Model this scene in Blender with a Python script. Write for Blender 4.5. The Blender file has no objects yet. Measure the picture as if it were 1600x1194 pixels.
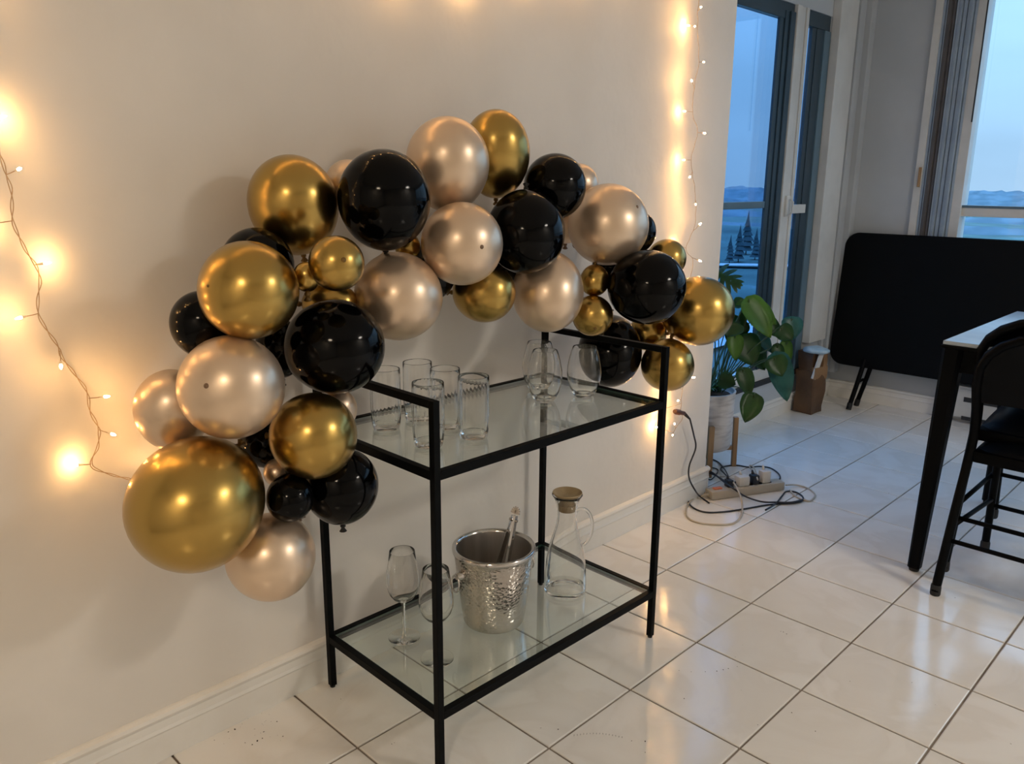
import bpy, bmesh, math, random
from mathutils import Vector, Matrix, noise

random.seed(7)
scn = bpy.context.scene
col = scn.collection
PI = math.pi

# ------------------------------------------------------------------ camera
F_PX = 1265.446
CAM = Vector((-1.46527, -1.62096, 1.22196))
RC = Matrix(((0.702062962737829, 0.16766810582186176, -0.6920946486152675),
             (-0.7120768870054451, 0.17533125431741095, -0.6798569395484009),
             (0.007355497564154296, 0.9701269801163105, 0.24248616271035214)))
cd = bpy.data.cameras.new('camera')
cd.sensor_fit = 'HORIZONTAL'; cd.sensor_width = 36.0; cd.lens = 36.0 * F_PX / 1600.0
cd.clip_start = 0.02; cd.clip_end = 9000
cam = bpy.data.objects.new('camera', cd); col.objects.link(cam)
cam.matrix_world = Matrix.Translation(CAM) @ RC.to_4x4()
scn.camera = cam

def ray(u, v):
    return RC @ Vector(((u - 800) / F_PX, -(v - 597) / F_PX, -1.0))
def at(u, v, axis, val):
    """world point where the sight line of a photo pixel meets a plane x/y/z = val"""
    d = ray(u, v); t = (val - CAM[axis]) / d[axis]
    return CAM + d * t

# ------------------------------------------------------------------ colour management
vs = scn.view_settings
scn.display_settings.display_device = 'sRGB'
vs.view_transform = 'Standard'; vs.look = 'None'; vs.gamma = 1.0
vs.use_curve_mapping = False
scn.cycles.max_bounces = 24; scn.cycles.transparent_max_bounces = 40; scn.cycles.transmission_bounces = 24; scn.cycles.glossy_bounces = 8
scn.cycles.sample_clamp_indirect = 6.0
vs.exposure = 0.50

# ------------------------------------------------------------------ world: overcast dusk sky
w = bpy.data.worlds.new('dusk_sky'); scn.world = w; w.use_nodes = True
nt = w.node_tree; nt.nodes.clear()
N = nt.nodes.new; L = nt.links.new
out = N('ShaderNodeOutputWorld'); bg = N('ShaderNodeBackground'); L(bg.outputs[0], out.inputs[0])
tc = N('ShaderNodeTexCoord'); sx = N('ShaderNodeSeparateXYZ'); L(tc.outputs['Generated'], sx.inputs[0])
ramp = N('ShaderNodeValToRGB'); L(sx.outputs['Z'], ramp.inputs[0])
e = ramp.color_ramp.elements
e[0].position = 0.0; e[0].color = (0.42, 0.64, 0.88, 1)
e[1].position = 1.0; e[1].color = (1.55, 2.75, 4.3, 1)      # overcast sky: about 2.6 times brighter overhead
m_ = e.new(0.12); m_.color = (0.41, 0.69, 0.98, 1)
nz = N('ShaderNodeTexNoise'); nz.inputs['Scale'].default_value = 2.2; nz.inputs['Detail'].default_value = 5
mp = N('ShaderNodeMapping'); mp.inputs['Scale'].default_value = (1, 1, 3.5)
L(tc.outputs['Generated'], mp.inputs[0]); L(mp.outputs[0], nz.inputs[0])
mr = N('ShaderNodeMapRange'); mr.inputs[1].default_value = .35; mr.inputs[2].default_value = .7
mr.inputs[3].default_value = .92; mr.inputs[4].default_value = 1.12
L(nz.outputs[0], mr.inputs[0])
mx = N('ShaderNodeVectorMath'); mx.operation = 'SCALE'
L(ramp.outputs[0], mx.inputs[0]); L(mr.outputs[0], mx.inputs['Scale'])
L(mx.outputs[0], bg.inputs[0]); bg.inputs[1].default_value = SKY_K = 0.80

# ------------------------------------------------------------------ lamps of the room
def area(name, loc, size, energy, color, rot=(0, 0, 0), portal=False, sy=None):
    ld = bpy.data.lights.new(name, 'AREA'); ld.shape = 'RECTANGLE' if sy else 'DISK'; ld.size = size
    if sy: ld.size_y = sy
    ld.energy = energy; ld.color = color
    o = bpy.data.objects.new(name, ld); o.location = loc; o.rotation_euler = rot; col.objects.link(o)
    if portal: ld.cycles.is_portal = True
    return o
WARM = (1.0, 0.74, 0.50)
area('room_lamp_light', (1.0, -3.3, 2.34), 0.55, 27.0, (1.0, 0.91, 0.80))
area('room_lamp_light', (-2.45, -1.9, 2.10), 0.36, 13.0, (1.0, 0.80, 0.58))  # unseen lamp at the left, light alone without a fixture
area('window_portal', (2.0, 0.42, 1.15), 1.7, 1, (1, 1, 1), (PI/2, 0, PI), True, 1.9)
area('window_portal', (3.24, -1.82, 1.5), 1.4, 1, (1, 1, 1), (0, PI/2, 0), True, 3.5)

# ------------------------------------------------------------------ mesh helpers
def tag(o, label=None, cat=None, group=None, kind=None):
    if label: o['label'] = label
    if cat: o['category'] = cat
    if group: o['group'] = group
    if kind: o['kind'] = kind
    return o
def empty(name, loc=(0, 0, 0), rz=0.0):
    o = bpy.data.objects.new(name, None); o.location = loc; o.rotation_euler = (0, 0, rz)
    o.empty_display_size = 0.05; col.objects.link(o); return o
def link(name, me, mat=None, parent=None, loc=None, rz=None):
    o = bpy.data.objects.new(name, me)
    if mat is not None and not me.materials: me.materials.append(mat)
    if parent is not None: o.parent = parent
    if loc is not None: o.location = loc
    if rz is not None: o.rotation_euler = (0, 0, rz)
    col.objects.link(o); return o
def finish(bm, name, mat, parent=None, smooth=False, loc=None, ang=None):
    bmesh.ops.recalc_face_normals(bm, faces=bm.faces)
    me = bpy.data.meshes.new(name); bm.to_mesh(me); bm.free()
    if smooth:
        for p in me.polygons: p.use_smooth = True
        if ang:
            me.set_sharp_from_angle(angle=math.radians(ang))
    return link(name, me, mat, parent, loc)
def box(bm, lo, hi, bev=0.0):
    lo = Vector(lo); hi = Vector(hi)
    r = bmesh.ops.create_cube(bm, size=1.0)
    vs_ = r['verts']
    for v in vs_:
        v.co = Vector((lo[i] + (v.co[i] + .5) * (hi[i] - lo[i]) for i in range(3)))
    if bev > 0:
        es = set(e for v in vs_ for e in v.link_edges)
        bmesh.ops.bevel(bm, geom=list(es), offset=bev, segments=2, affect='EDGES', profile=.6)
def tube(bm, pts, r, n=8, closed=False, caps=True, radii=None):
    pts = [Vector(p) for p in pts]; m = len(pts)
    rings = []; prev = None
    for i in range(m):
        if closed: t = pts[(i+1) % m] - pts[i-1]
        else: t = pts[min(i+1, m-1)] - pts[max(i-1, 0)]
        t.normalize()
        if prev is None:
            a = t.orthogonal().normalized()
        else:
            a = prev - t * prev.dot(t)
            if a.length < 1e-6: a = t.orthogonal()
            a.normalize()
        prev = a; b = t.cross(a)
        rr = radii[i] if radii else r
        rings.append([bm.verts.new(pts[i] + (a*math.cos(2*PI*k/n) + b*math.sin(2*PI*k/n))*rr) for k in range(n)])
    for i in range(m if closed else m-1):
        A, B = rings[i], rings[(i+1) % m]
        for k in range(n): bm.faces.new((A[k], A[(k+1) % n], B[(k+1) % n], B[k]))
    if caps and not closed:
        bm.faces.new(rings[0][::-1]); bm.faces.new(rings[-1])
def sqbar(bm, p, q, w, h=None, up=(0, 0, 1), bev=0.0):
    """square bar from p to q"""
    p = Vector(p); q = Vector(q); h = h or w; t = (q - p).normalized(); up = Vector(up)
    s = t.cross(up)
    if s.length < 1e-4: s = t.cross(Vector((0, 1, 0)))
    s.normalize(); u = s.cross(t)
    V = [bm.verts.new(o + s*a*w/2 + u*b*h/2) for o in (p, q) for a, b in ((-1,-1),(1,-1),(1,1),(-1,1))]
    fs = [bm.faces.new([V[i] for i in f]) for f in ((0,1,2,3),(7,6,5,4),(0,4,5,1),(1,5,6,2),(2,6,7,3),(3,7,4,0))]
    if bev: bmesh.ops.bevel(bm, geom=list({e for f in fs for e in f.edges}), offset=bev, segments=1, affect='EDGES')
def lathe(bm, prof, n=32, c=(0, 0, 0), flute=0, famp=0.0, fr=None, cap=False):
    c = Vector(c); rings = []
    for j, (r, z) in enumerate(prof):
        if r < 1e-6: rings.append([bm.verts.new(c + Vector((0, 0, z)))]); continue
        ring = []
        for k in range(n):
            a = 2*PI*k/n
            rr = r
            if flute and fr and fr[0] <= j <= fr[1]: rr = r * (1 + famp*math.cos(flute*a))
            ring.append(bm.verts.new(c + Vector((rr*math.cos(a), rr*math.sin(a), z))))
        rings.append(ring)
    for A, B in zip(rings, rings[1:]):
        if len(A) == 1 and len(B) == 1: continue
        for k in range(n):
            if len(A) == 1: bm.faces.new((A[0], B[k], B[(k+1) % n]))
            elif len(B) == 1: bm.faces.new((A[k], A[(k+1) % n], B[0]))
            else: bm.faces.new((A[k], A[(k+1) % n], B[(k+1) % n], B[k]))
def smooth_path(pts, k=6, closed=False):
    pts = [Vector(p) for p in pts]; n = len(pts); o = []
    rng = range(n if closed else n-1)
    for i in rng:
        if closed: p0, p1, p2, p3 = pts[i-1], pts[i], pts[(i+1) % n], pts[(i+2) % n]
        else: p0, p1, p2, p3 = pts[max(i-1, 0)], pts[i], pts[i+1], pts[min(i+2, n-1)]
        for s in range(k):
            t = s/k
            o.append(.5*((2*p1) + (-p0+p2)*t + (2*p0-5*p1+4*p2-p3)*t*t + (-p0+3*p1-3*p2+p3)*t**3))
    if not closed: o.append(pts[-1])
    return o

# ------------------------------------------------------------------ materials
def mat(name, color=(.8, .8, .8), rough=.5, metal=0.0, **k):
    m = bpy.data.materials.new(name); m.use_nodes = True
    b = m.node_tree.nodes['Principled BSDF']
    b.inputs['Base Color'].default_value = (*color, 1); b.inputs['Roughness'].default_value = rough
    b.inputs['Metallic'].default_value = metal
    for kk, v in k.items():
        b.inputs[kk.replace('_', ' ')].default_value = v
    return m
def nodes(m): return m.node_tree, m.node_tree.nodes['Principled BSDF']
def add_noise(m, c2, scale=4, lo=.4, hi=.6, detail=4, coord='Object', bump=0, bscale=60, rr=None, mapscale=None, bdist=.002):
    t, b = nodes(m); n = t.nodes.new; l = t.links.new
    tcn = n('ShaderNodeTexCoord'); src = tcn.outputs[coord]
    if mapscale:
        mpn = n('ShaderNodeMapping'); mpn.inputs['Scale'].default_value = mapscale; l(src, mpn.inputs[0]); src = mpn.outputs[0]
    if c2 is not None:
        nn = n('ShaderNodeTexNoise'); nn.inputs['Scale'].default_value = scale; nn.inputs['Detail'].default_value = detail
        l(src, nn.inputs[0])
        mrn = n('ShaderNodeMapRange'); mrn.inputs[1].default_value = lo; mrn.inputs[2].default_value = hi; l(nn.outputs[0], mrn.inputs[0])
        mxn = n('ShaderNodeMix'); mxn.data_type = 'RGBA'
        mxn.inputs[6].default_value = b.inputs['Base Color'].default_value; mxn.inputs[7].default_value = (*c2, 1)
        l(mrn.outputs[0], mxn.inputs[0]); l(mxn.outputs[2], b.inputs['Base Color'])
        if rr:
            m2 = n('ShaderNodeMapRange'); m2.inputs[1].default_value = .3; m2.inputs[2].default_value = .7
            m2.inputs[3].default_value = rr[0]; m2.inputs[4].default_value = rr[1]; l(nn.outputs[0], m2.inputs[0]); l(m2.outputs[0], b.inputs['Roughness'])
    if bump:
        nb = n('ShaderNodeTexNoise'); nb.inputs['Scale'].default_value = bscale; nb.inputs['Detail'].default_value = 3; l(src, nb.inputs[0])
        bp = n('ShaderNodeBump'); bp.inputs['Strength'].default_value = bump; bp.inputs['Distance'].default_value = bdist
        l(nb.outputs[0], bp.inputs['Height']); l(bp.outputs[0], b.inputs['Normal'])
    return m

M = {}
M['wall'] = add_noise(mat('wall_paint', (.78, .75, .70), .55), (.74, .71, .66), 3, bump=.55, bscale=11, bdist=.005)
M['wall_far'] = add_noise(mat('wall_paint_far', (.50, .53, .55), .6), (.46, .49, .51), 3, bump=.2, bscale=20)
M['ceiling'] = add_noise(mat('ceiling_paint', (.80, .79, .76), .8), None, bump=.3, bscale=60)
M['trim'] = add_noise(mat('trim_paint', (.80, .79, .75), .32), (.72, .70, .64), 7, .5, .75, bump=.1, bscale=30)
M['grout'] = add_noise(mat('grout', (.17, .135, .105), .9), (.26, .22, .18), 9)
# glazed ceramic tile with pale marbling and a slightly uneven glaze
def tile_mat():
    m = mat('ceramic_tile', (.70, .67, .62), .17); t, b = nodes(m); n = t.nodes.new; l = t.links.new
    g = n('ShaderNodeNewGeometry'); oi = n('ShaderNodeObjectInfo')
    ad = n('ShaderNodeVectorMath'); ad.operation = 'ADD'; l(g.outputs['Position'], ad.inputs[0])
    sc = n('ShaderNodeVectorMath'); sc.operation = 'SCALE'; sc.inputs['Scale'].default_value = 3.1
    l(oi.outputs['Location'], sc.inputs[0]); l(sc.outputs[0], ad.inputs[1])
    n1 = n('ShaderNodeTexNoise'); n1.inputs['Scale'].default_value = 3.0; n1.inputs['Detail'].default_value = 8; n1.inputs['Distortion'].default_value = 1.6
    l(ad.outputs[0], n1.inputs[0])
    r1 = n('ShaderNodeValToRGB'); l(n1.outputs[0], r1.inputs[0]); e = r1.color_ramp.elements
    e[0].position = .36; e[0].color = (.80, .785, .75, 1); e[1].position = .62; e[1].color = (.83, .82, .79, 1)
    x = e.new(.49); x.color = (.775, .755, .715, 1); x2 = e.new(.56); x2.color = (.82, .805, .775, 1)
    # fine dark specks of dirt
    n2 = n('ShaderNodeTexNoise'); n2.inputs['Scale'].default_value = 75; n2.inputs['Detail'].default_value = 2; l(g.outputs['Position'], n2.inputs[0])
    m2 = n('ShaderNodeMapRange'); m2.inputs[1].default_value = .775; m2.inputs[2].default_value = .80; l(n2.outputs[0], m2.inputs[0])
    mxn = n('ShaderNodeMix'); mxn.data_type = 'RGBA'; l(m2.outputs[0], mxn.inputs[0]); l(r1.outputs[0], mxn.inputs[6]); mxn.inputs[7].default_value = (.10, .075, .05, 1)
    l(mxn.outputs[2], b.inputs['Base Color'])
    n3 = n('ShaderNodeTexNoise'); n3.inputs['Scale'].default_value = 7; n3.inputs['Detail'].default_value = 2; l(ad.outputs[0], n3.inputs[0])
    bp = n('ShaderNodeBump'); bp.inputs['Strength'].default_value = .35; bp.inputs['Distance'].default_value = .004
    l(n3.outputs[0], bp.inputs['Height']); l(bp.outputs[0], b.inputs['Normal'])
    r2 = n('ShaderNodeMapRange'); r2.inputs[1].default_value = .3; r2.inputs[2].default_value = .7; r2.inputs[3].default_value = .08; r2.inputs[4].default_value = .19; b.inputs['IOR'].default_value = 1.62
    l(n1.outputs[0], r2.inputs[0]); l(r2.outputs[0], b.inputs['Roughness'])
    return m
M['tile'] = tile_mat()
M['black_metal'] = add_noise(mat('black_powder_coat', (.002, .0025, .003), .48, 0, Specular_IOR_Level=.08), None, bump=.08, bscale=500)
M['rubber'] = mat('black_rubber', (.012, .012, .012), .7)
M['chair_black'] = add_noise(mat('chair_black_paint', (.0018, .0022, .003), .45, 0, Specular_IOR_Level=.07), None, bump=.05, bscale=200)
M['vinyl'] = add_noise(mat('black_vinyl', (.003, .004, .006), .36, 0, Specular_IOR_Level=.2), None, bump=.25, bscale=220, bdist=.001)
M['table_black'] = add_noise(mat('black_table_plastic', (.0018, .0024, .003), .6, 0, Specular_IOR_Level=.12), None, bump=.15, bscale=300)
M['table_sky_tint'] = add_noise(mat('pale_table_top', (.40, .49, .60), .12, 0, Specular_IOR_Level=1.0), (.37, .46, .57), 20)  # blue of the reflected sky is put into the white top's base colour
def balloon_mat(name, c, rough, metal, coat=0.0, **k):
    m = mat(name, c, rough, metal, **k)
    t, b = nodes(m); b.inputs['Coat Weight'].default_value = coat; b.inputs['Coat Roughness'].default_value = .12
    return add_noise(m, None, bump=.04, bscale=9, bdist=.01)
M['g'] = balloon_mat('chrome_gold_latex', (.47, .31, .085), .27, 1.0, .15)
M['c'] = balloon_mat('pearl_champagne_latex', (.755, .59, .435), .34, .74, .25)
M['k'] = balloon_mat('black_latex', (.001, .0011, .0014), .10, 0.0, 0.0, Specular_IOR_Level=.14)
M['g_dark'] = mat('gold_latex_thick', (.16, .09, .02), .4, .5)
M['c_dark'] = mat('champagne_latex_thick', (.20, .12, .07), .4, .3)
M['tape'] = mat('clear_tape', (.75, .72, .66), .15, 0, Transmission_Weight=.85, IOR=1.2)
def glass_mat(name, tint, ior=1.45, rough=0.0):
    """real dielectric for thick glassware, its shadow side left light by the transparent path"""
    m = bpy.data.materials.new(name); m.use_nodes = True; t = m.node_tree; t.nodes.clear(); n = t.nodes.new; l = t.links.new
    o = n('ShaderNodeOutputMaterial'); g = n('ShaderNodeBsdfGlass'); g.inputs['Color'].default_value = (*tint, 1); g.inputs['IOR'].default_value = ior; g.inputs['Roughness'].default_value = rough
    nn = n('ShaderNodeTexNoise'); nn.inputs['Scale'].default_value = 30; bp = n('ShaderNodeBump'); bp.inputs['Strength'].default_value = .0; bp.inputs['Distance'].default_value = .002
    l(nn.outputs[0], bp.inputs['Height']); l(bp.outputs[0], g.inputs['Normal']); l(g.outputs[0], o.inputs[0]); return m
def pane_mat(name, tint, refl=1.0, rough=.0):
    """flat pane: transparent with fresnel reflection"""
    m = bpy.data.materials.new(name); m.use_nodes = True; t = m.node_tree; t.nodes.clear(); n = t.nodes.new; l = t.links.new
    o = n('ShaderNodeOutputMaterial'); tr = n('ShaderNodeBsdfTransparent'); tr.inputs[0].default_value = (*tint, 1)
    gl = n('ShaderNodeBsdfGlossy'); gl.inputs['Roughness'].default_value = rough; gl.inputs['Color'].default_value = (1, 1, 1, 1)
    fr = n('ShaderNodeFresnel'); ge = n('ShaderNodeNewGeometry'); mi = n('ShaderNodeMapRange'); mi.inputs[3].default_value = 1.45; mi.inputs[4].default_value = 1/1.45
    l(ge.outputs['Backfacing'], mi.inputs[0]); l(mi.outputs[0], fr.inputs['IOR'])
    ns = n('ShaderNodeTexNoise'); ns.inputs['Scale'].default_value = 12
    mp_ = n('ShaderNodeMapRange'); mp_.inputs[3].default_value = refl*.9; mp_.inputs[4].default_value = refl*1.1; l(ns.outputs[0], mp_.inputs[0])
    ml = n('ShaderNodeMath'); ml.operation = 'MULTIPLY'; l(fr.outputs[0], ml.inputs[0]); l(mp_.outputs[0], ml.inputs[1])
    mx_ = n('ShaderNodeMixShader'); l(ml.outputs[0], mx_.inputs[0]); l(tr.outputs[0], mx_.inputs[1]); l(gl.outputs[0], mx_.inputs[2]); l(mx_.outputs[0], o.inputs[0]); return m
def thin_glass(name, edge):
    m = bpy.data.materials.new(name); m.use_nodes = True; t = m.node_tree; t.nodes.clear(); n = t.nodes.new; l = t.links.new
    o = n('ShaderNodeOutputMaterial'); tr = n('ShaderNodeBsdfTransparent'); gl = n('ShaderNodeBsdfGlossy'); gl.inputs['Roughness'].default_value = .02
    rf = n('ShaderNodeBsdfRefraction'); rf.inputs['IOR'].default_value = 1.12; rf.inputs['Color'].default_value = (.97, .97, .96, 1)
    lw = n('ShaderNodeLayerWeight'); lw.inputs['Blend'].default_value = .5
    rp_ = n('ShaderNodeValToRGB'); l(lw.outputs['Facing'], rp_.inputs[0]); e = rp_.color_ramp.elements
    e[0].position = .0; e[0].color = (.996, .996, .993, 1); e[1].position = 1.0; e[1].color = (*edge, 1); x_ = e.new(.55); x_.color = (.975, .974, .97, 1)
    l(rp_.outputs[0], tr.inputs[0])
    ge = n('ShaderNodeNewGeometry'); mi = n('ShaderNodeMapRange'); mi.inputs[3].default_value = 1.5; mi.inputs[4].default_value = 1/1.5
    fr = n('ShaderNodeFresnel'); l(ge.outputs['Backfacing'], mi.inputs[0]); l(mi.outputs[0], fr.inputs['IOR'])
    ns = n('ShaderNodeTexNoise'); ns.inputs['Scale'].default_value = 25; bp_ = n('ShaderNodeBump'); bp_.inputs['Strength'].default_value = .12; bp_.inputs['Distance'].default_value = .002
    l(ns.outputs[0], bp_.inputs['Height']); l(bp_.outputs[0], gl.inputs['Normal'])
    mx_ = n('ShaderNodeMixShader'); l(fr.outputs[0], mx_.inputs[0]); l(tr.outputs[0], mx_.inputs[1]); l(gl.outputs[0], mx_.inputs[2]); rf.inputs['IOR'].default_value = 1.38; m3 = n('ShaderNodeMixShader'); m3.inputs[0].default_value = 0.0
    g2 = n('ShaderNodeBsdfGlass'); g2.inputs['IOR'].default_value = 1.42; g2.inputs['Color'].default_value = (.99, .99, .985, 1)
    l(mx_.outputs[0], m3.inputs[1]); l(g2.outputs[0], m3.inputs[2]); l(m3.outputs[0], o.inputs[0]); return m
M['thin_glass'] = thin_glass('thin_clear_glass', (.42, .41, .39))
M['glass'] = glass_mat('clear_glassware', (.985, .985, .98))
M['pane_side'] = pane_mat('tinted_window_glass', (.56, .70, .84), 1.0)
M['pane_back'] = pane_mat('clear_window_glass', (.95, .98, 1.0), 1.0)
M['shelf_glass'] = pane_mat('shelf_glass', (.93, .965, .95), 1.6)
M['shelf_edge'] = mat('shelf_glass_edge', (.05, .12, .10), .1, 0, Transmission_Weight=.3)
M['steel'] = mat('hammered_steel', (.60, .565, .52), .16, 1.0)
t, b = nodes(M['steel']); vo = t.nodes.new('ShaderNodeTexVoronoi'); vo.inputs['Scale'].default_value = 125
tcn = t.nodes.new('ShaderNodeTexCoord'); t.links.new(tcn.outputs['Object'], vo.inputs[0])
bp = t.nodes.new('ShaderNodeBump'); bp.inputs['Strength'].default_value = .55; bp.inputs['Distance'].default_value = .0016
t.links.new(vo.outputs['Distance'], bp.inputs['Height']); t.links.new(bp.outputs[0], b.inputs['Normal'])
M['steel_in'] = add_noise(mat('brushed_steel', (.66, .63, .60), .30, 1.0), (.56, .54, .51), 30, mapscale=(1, 1, .05))
M['chrome'] = add_noise(mat('polished_steel', (.68, .66, .64), .12, 1.0), (.6, .58, .56), 10)
M['cork'] = add_noise(mat('cork_stopper', (.40, .30, .17), .6), (.33, .24, .13), 40, bump=.2, bscale=150)
M['wire'] = add_noise(mat('clear_copper_wire', (.50, .36, .22), .35), (.42, .29, .17), 60)
M['bulb_base'] = mat('clear_plastic_socket', (.75, .66, .52), .3)
def emit(name, c, s):
    m = bpy.data.materials.new(name); m.use_nodes = True; t = m.node_tree; t.nodes.clear()
    o = t.nodes.new('ShaderNodeOutputMaterial'); e = t.nodes.new('ShaderNodeEmission'); e.inputs[0].default_value = (*c, 1); e.inputs[1].default_value = s
    t.links.new(e.outputs[0], o.inputs[0]); return m
M['bulb'] = emit('fairy_bulb_glow', (1.0, .53, .18), 230.0)
M['dark_frame'] = add_noise(mat('shaded_frame', (.022, .045, .062), .4), (.03, .055, .075), 5)  # shadow on the door frame is put into this dark base colour
M['teal_frame'] = add_noise(mat('slate_aluminium_frame', (.10, .17, .22), .4), (.09, .155, .20), 5)
M['white_frame'] = add_noise(mat('white_window_frame', (.66, .66, .63), .35), (.60, .60, .57), 6)
M['blind'] = add_noise(mat('grey_blind_slat', (.34, .42, .50), .5), (.30, .37, .45), 8)
M['blind_brown'] = add_noise(mat('taupe_blind_slat', (.12, .11, .11), .6), (.10, .095, .095), 8)
M['pot'] = add_noise(mat('ribbed_white_ceramic', (.60, .57, .54), .6), (.42, .39, .37), 14, .45, .7, mapscale=(1, 1, 6), bump=.3, bscale=40)
M['wood'] = add_noise(mat('oak_wood', (.40, .245, .12), .45), (.31, .18, .08), 10, mapscale=(6, 6, .6), bump=.1, bscale=60)
M['soil'] = add_noise(mat('potting_soil', (.022, .014, .009), .95), (.05, .035, .02), 40, bump=.8, bscale=90)
M['leaf'] = add_noise(mat('green_leaf', (.022, .078, .018), .33), (.04, .125, .028), 9, .4, .65)
M['leaf_pale'] = add_noise(mat('pale_green_leaf', (.14, .30, .04), .36), (.08, .21, .03), 9, .4, .65)
M['leaf_teal'] = add_noise(mat('bluish_green_leaf', (.028, .13, .11), .3), (.05, .20, .17), 16, .4, .6)
M['stem'] = add_noise(mat('green_stem', (.03, .07, .02), .5), (.045, .09, .03), 12)
M['paper'] = add_noise(mat('brown_paper', (.13, .065, .028), .42), (.06, .03, .014), 6, .35, .65, bump=.5, bscale=14, bdist=.01)
M['paper_light'] = add_noise(mat('tan_paper', (.30, .17, .08), .45), (.17, .09, .04), 6, bump=.4, bscale=16, bdist=.01)
M['bluecloth'] = add_noise(mat('pale_blue_plastic', (.36, .52, .62), .35), (.48, .62, .70), 18, bump=.4, bscale=20, bdist=.006)
M['strip'] = add_noise(mat('beige_plastic', (.47, .43, .36), .45), (.43, .39, .32), 12)
M['white_plastic'] = add_noise(mat('white_plastic', (.66, .65, .62), .4), (.6, .59, .56), 12)
M['red'] = mat('orange_rocker', (.62, .19, .10), .35)
M['cord_black'] = add_noise(mat('black_cord', (.010, .012, .020), .4), (.016, .02, .03), 30)
M['cord_white'] = add_noise(mat('beige_cord', (.50, .45, .37), .45), (.44, .39, .31), 30)
M['brown_plug'] = add_noise(mat('brown_plug', (.07, .028, .012), .4), (.05, .02, .01), 30)
M['heater'] = add_noise(mat('heater_enamel', (.56, .56, .53), .4), (.52, .52, .49), 8)
M['slot'] = mat('dark_slot', (.02, .022, .024), .7)
M['dirt'] = add_noise(mat('dirt_crumbs', (.045, .03, .018), .9), (.02, .014, .01), 200)
M['conifer'] = add_noise(mat('conifer_green', (.022, .055, .07), .9), (.032, .07, .085), 2)
M['conifer_trunk'] = mat('bark', (.05, .04, .035), .9)
# far country outside: dim woods with pale roads
def ground_mat():
    m = mat('far_woods', (.1, .2, .26), .95); t, b = nodes(m); n = t.nodes.new; l = t.links.new
    g = n('ShaderNodeNewGeometry')
    n1 = n('ShaderNodeTexNoise'); n1.inputs['Scale'].default_value = .02; n1.inputs['Detail'].default_value = 7; l(g.outputs['Position'], n1.inputs[0])
    r = n('ShaderNodeValToRGB'); l(n1.outputs[0], r.inputs[0]); e = r.color_ramp.elements
    e[0].position = .35; e[0].color = (.022, .07, .075, 1); e[1].position = .62; e[1].color = (.05, .125, .13, 1)
    x = e.new(.68); x.color = (.10, .18, .22, 1)
    l(r.outputs[0], b.inputs['Base Color']); return m
M['ground'] = ground_mat()
M['hill'] = add_noise(mat('distant_hazed_woods', (.095, .165, .22), 1.0), (.055, .11, .15), .03, bump=0)  # haze of the distance is put into the bluish colour of the woods
M['road'] = add_noise(mat('pale_pavement', (.40, .46, .50), .8), (.34, .41, .46), .05)

# ------------------------------------------------------------------ room shell
WY = -0.027        # face of the balloon wall
WX = 1.265         # its far end
YW = 0.30          # recessed window wall
XB = 3.16          # far wall
XL, YF, ZC = -3.0, -3.9, 2.45
def struct(name, bm, m, parent=None, smooth=False, **k):
    o = finish(bm, name, m, parent, smooth, **k)
    if parent is None: o['kind'] = 'structure'
    return o
bm = bmesh.new(); box(bm, (XL-.1, YF-.1, -.10), (XB+.1, YW+.12, -.004)); floor = struct('floor', bm, M['grout'])
bm = bmesh.new(); box(bm, (XL-.1, YF-.1, ZC), (XB+.1, YW+.12, ZC+.1)); struct('ceiling', bm, M['ceiling'])
bm = bmesh.new(); box(bm, (XL, WY, -.004), (WX, YW+.12, ZC)); struct('wall_left', bm, M['wall'])
bm = bmesh.new(); box(bm, (XL-.1, YF-.1, -.004), (XB+.1, YF, ZC)); struct('wall_front', bm, M['wall'])
bm = bmesh.new(); box(bm, (XL-.1, YF, -.004), (XL, YW+.12, ZC)); struct('wall_right', bm, M['wall'])
# recessed window wall: low kerb, head, end piers
WT = 0.12; WT1 = .05
bm = bmesh.new()
box(bm, (WX, YW, -.004), (XB+.1, YW+WT1, .205)); box(bm, (WX, YW, 2.02), (XB+.1, YW+WT1, ZC))
box(bm, (2.745, YW, .205), (XB+.1, YW+WT1, 2.02))
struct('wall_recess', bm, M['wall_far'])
# far wall with window opening
W2 = (-3.6, -.048, .80, 2.22)
bm = bmesh.new()
box(bm, (XB, YF, -.004), (XB+WT, YW, W2[2])); box(bm, (XB, YF, W2[3]), (XB+WT, YW, ZC))
box(bm, (XB, W2[1], W2[2]), (XB+WT, YW, W2[3])); box(bm, (XB, YF, W2[2]), (XB+WT, W2[0], W2[3]))
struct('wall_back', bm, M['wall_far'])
# corner trims of the recess
bm = bmesh.new(); box(bm, (2.745, YW-.045, .37), (2.945, YW, ZC), .004); struct('trim_1', bm, M['white_frame'])
bm = bmesh.new()
box(bm, (2.955, YW-.02, .15), (2.985, YW, ZC), .004); box(bm, (3.0, YW-.032, .15), (3.03, YW, ZC), .004); box(bm, (3.05, YW-.02, .15), (3.10, YW, ZC), .006)
box(bm, (3.10, YW-.05, .15), (XB, YW, ZC), .004)
struct('trim_2', bm, M['wall_far'])

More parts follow.
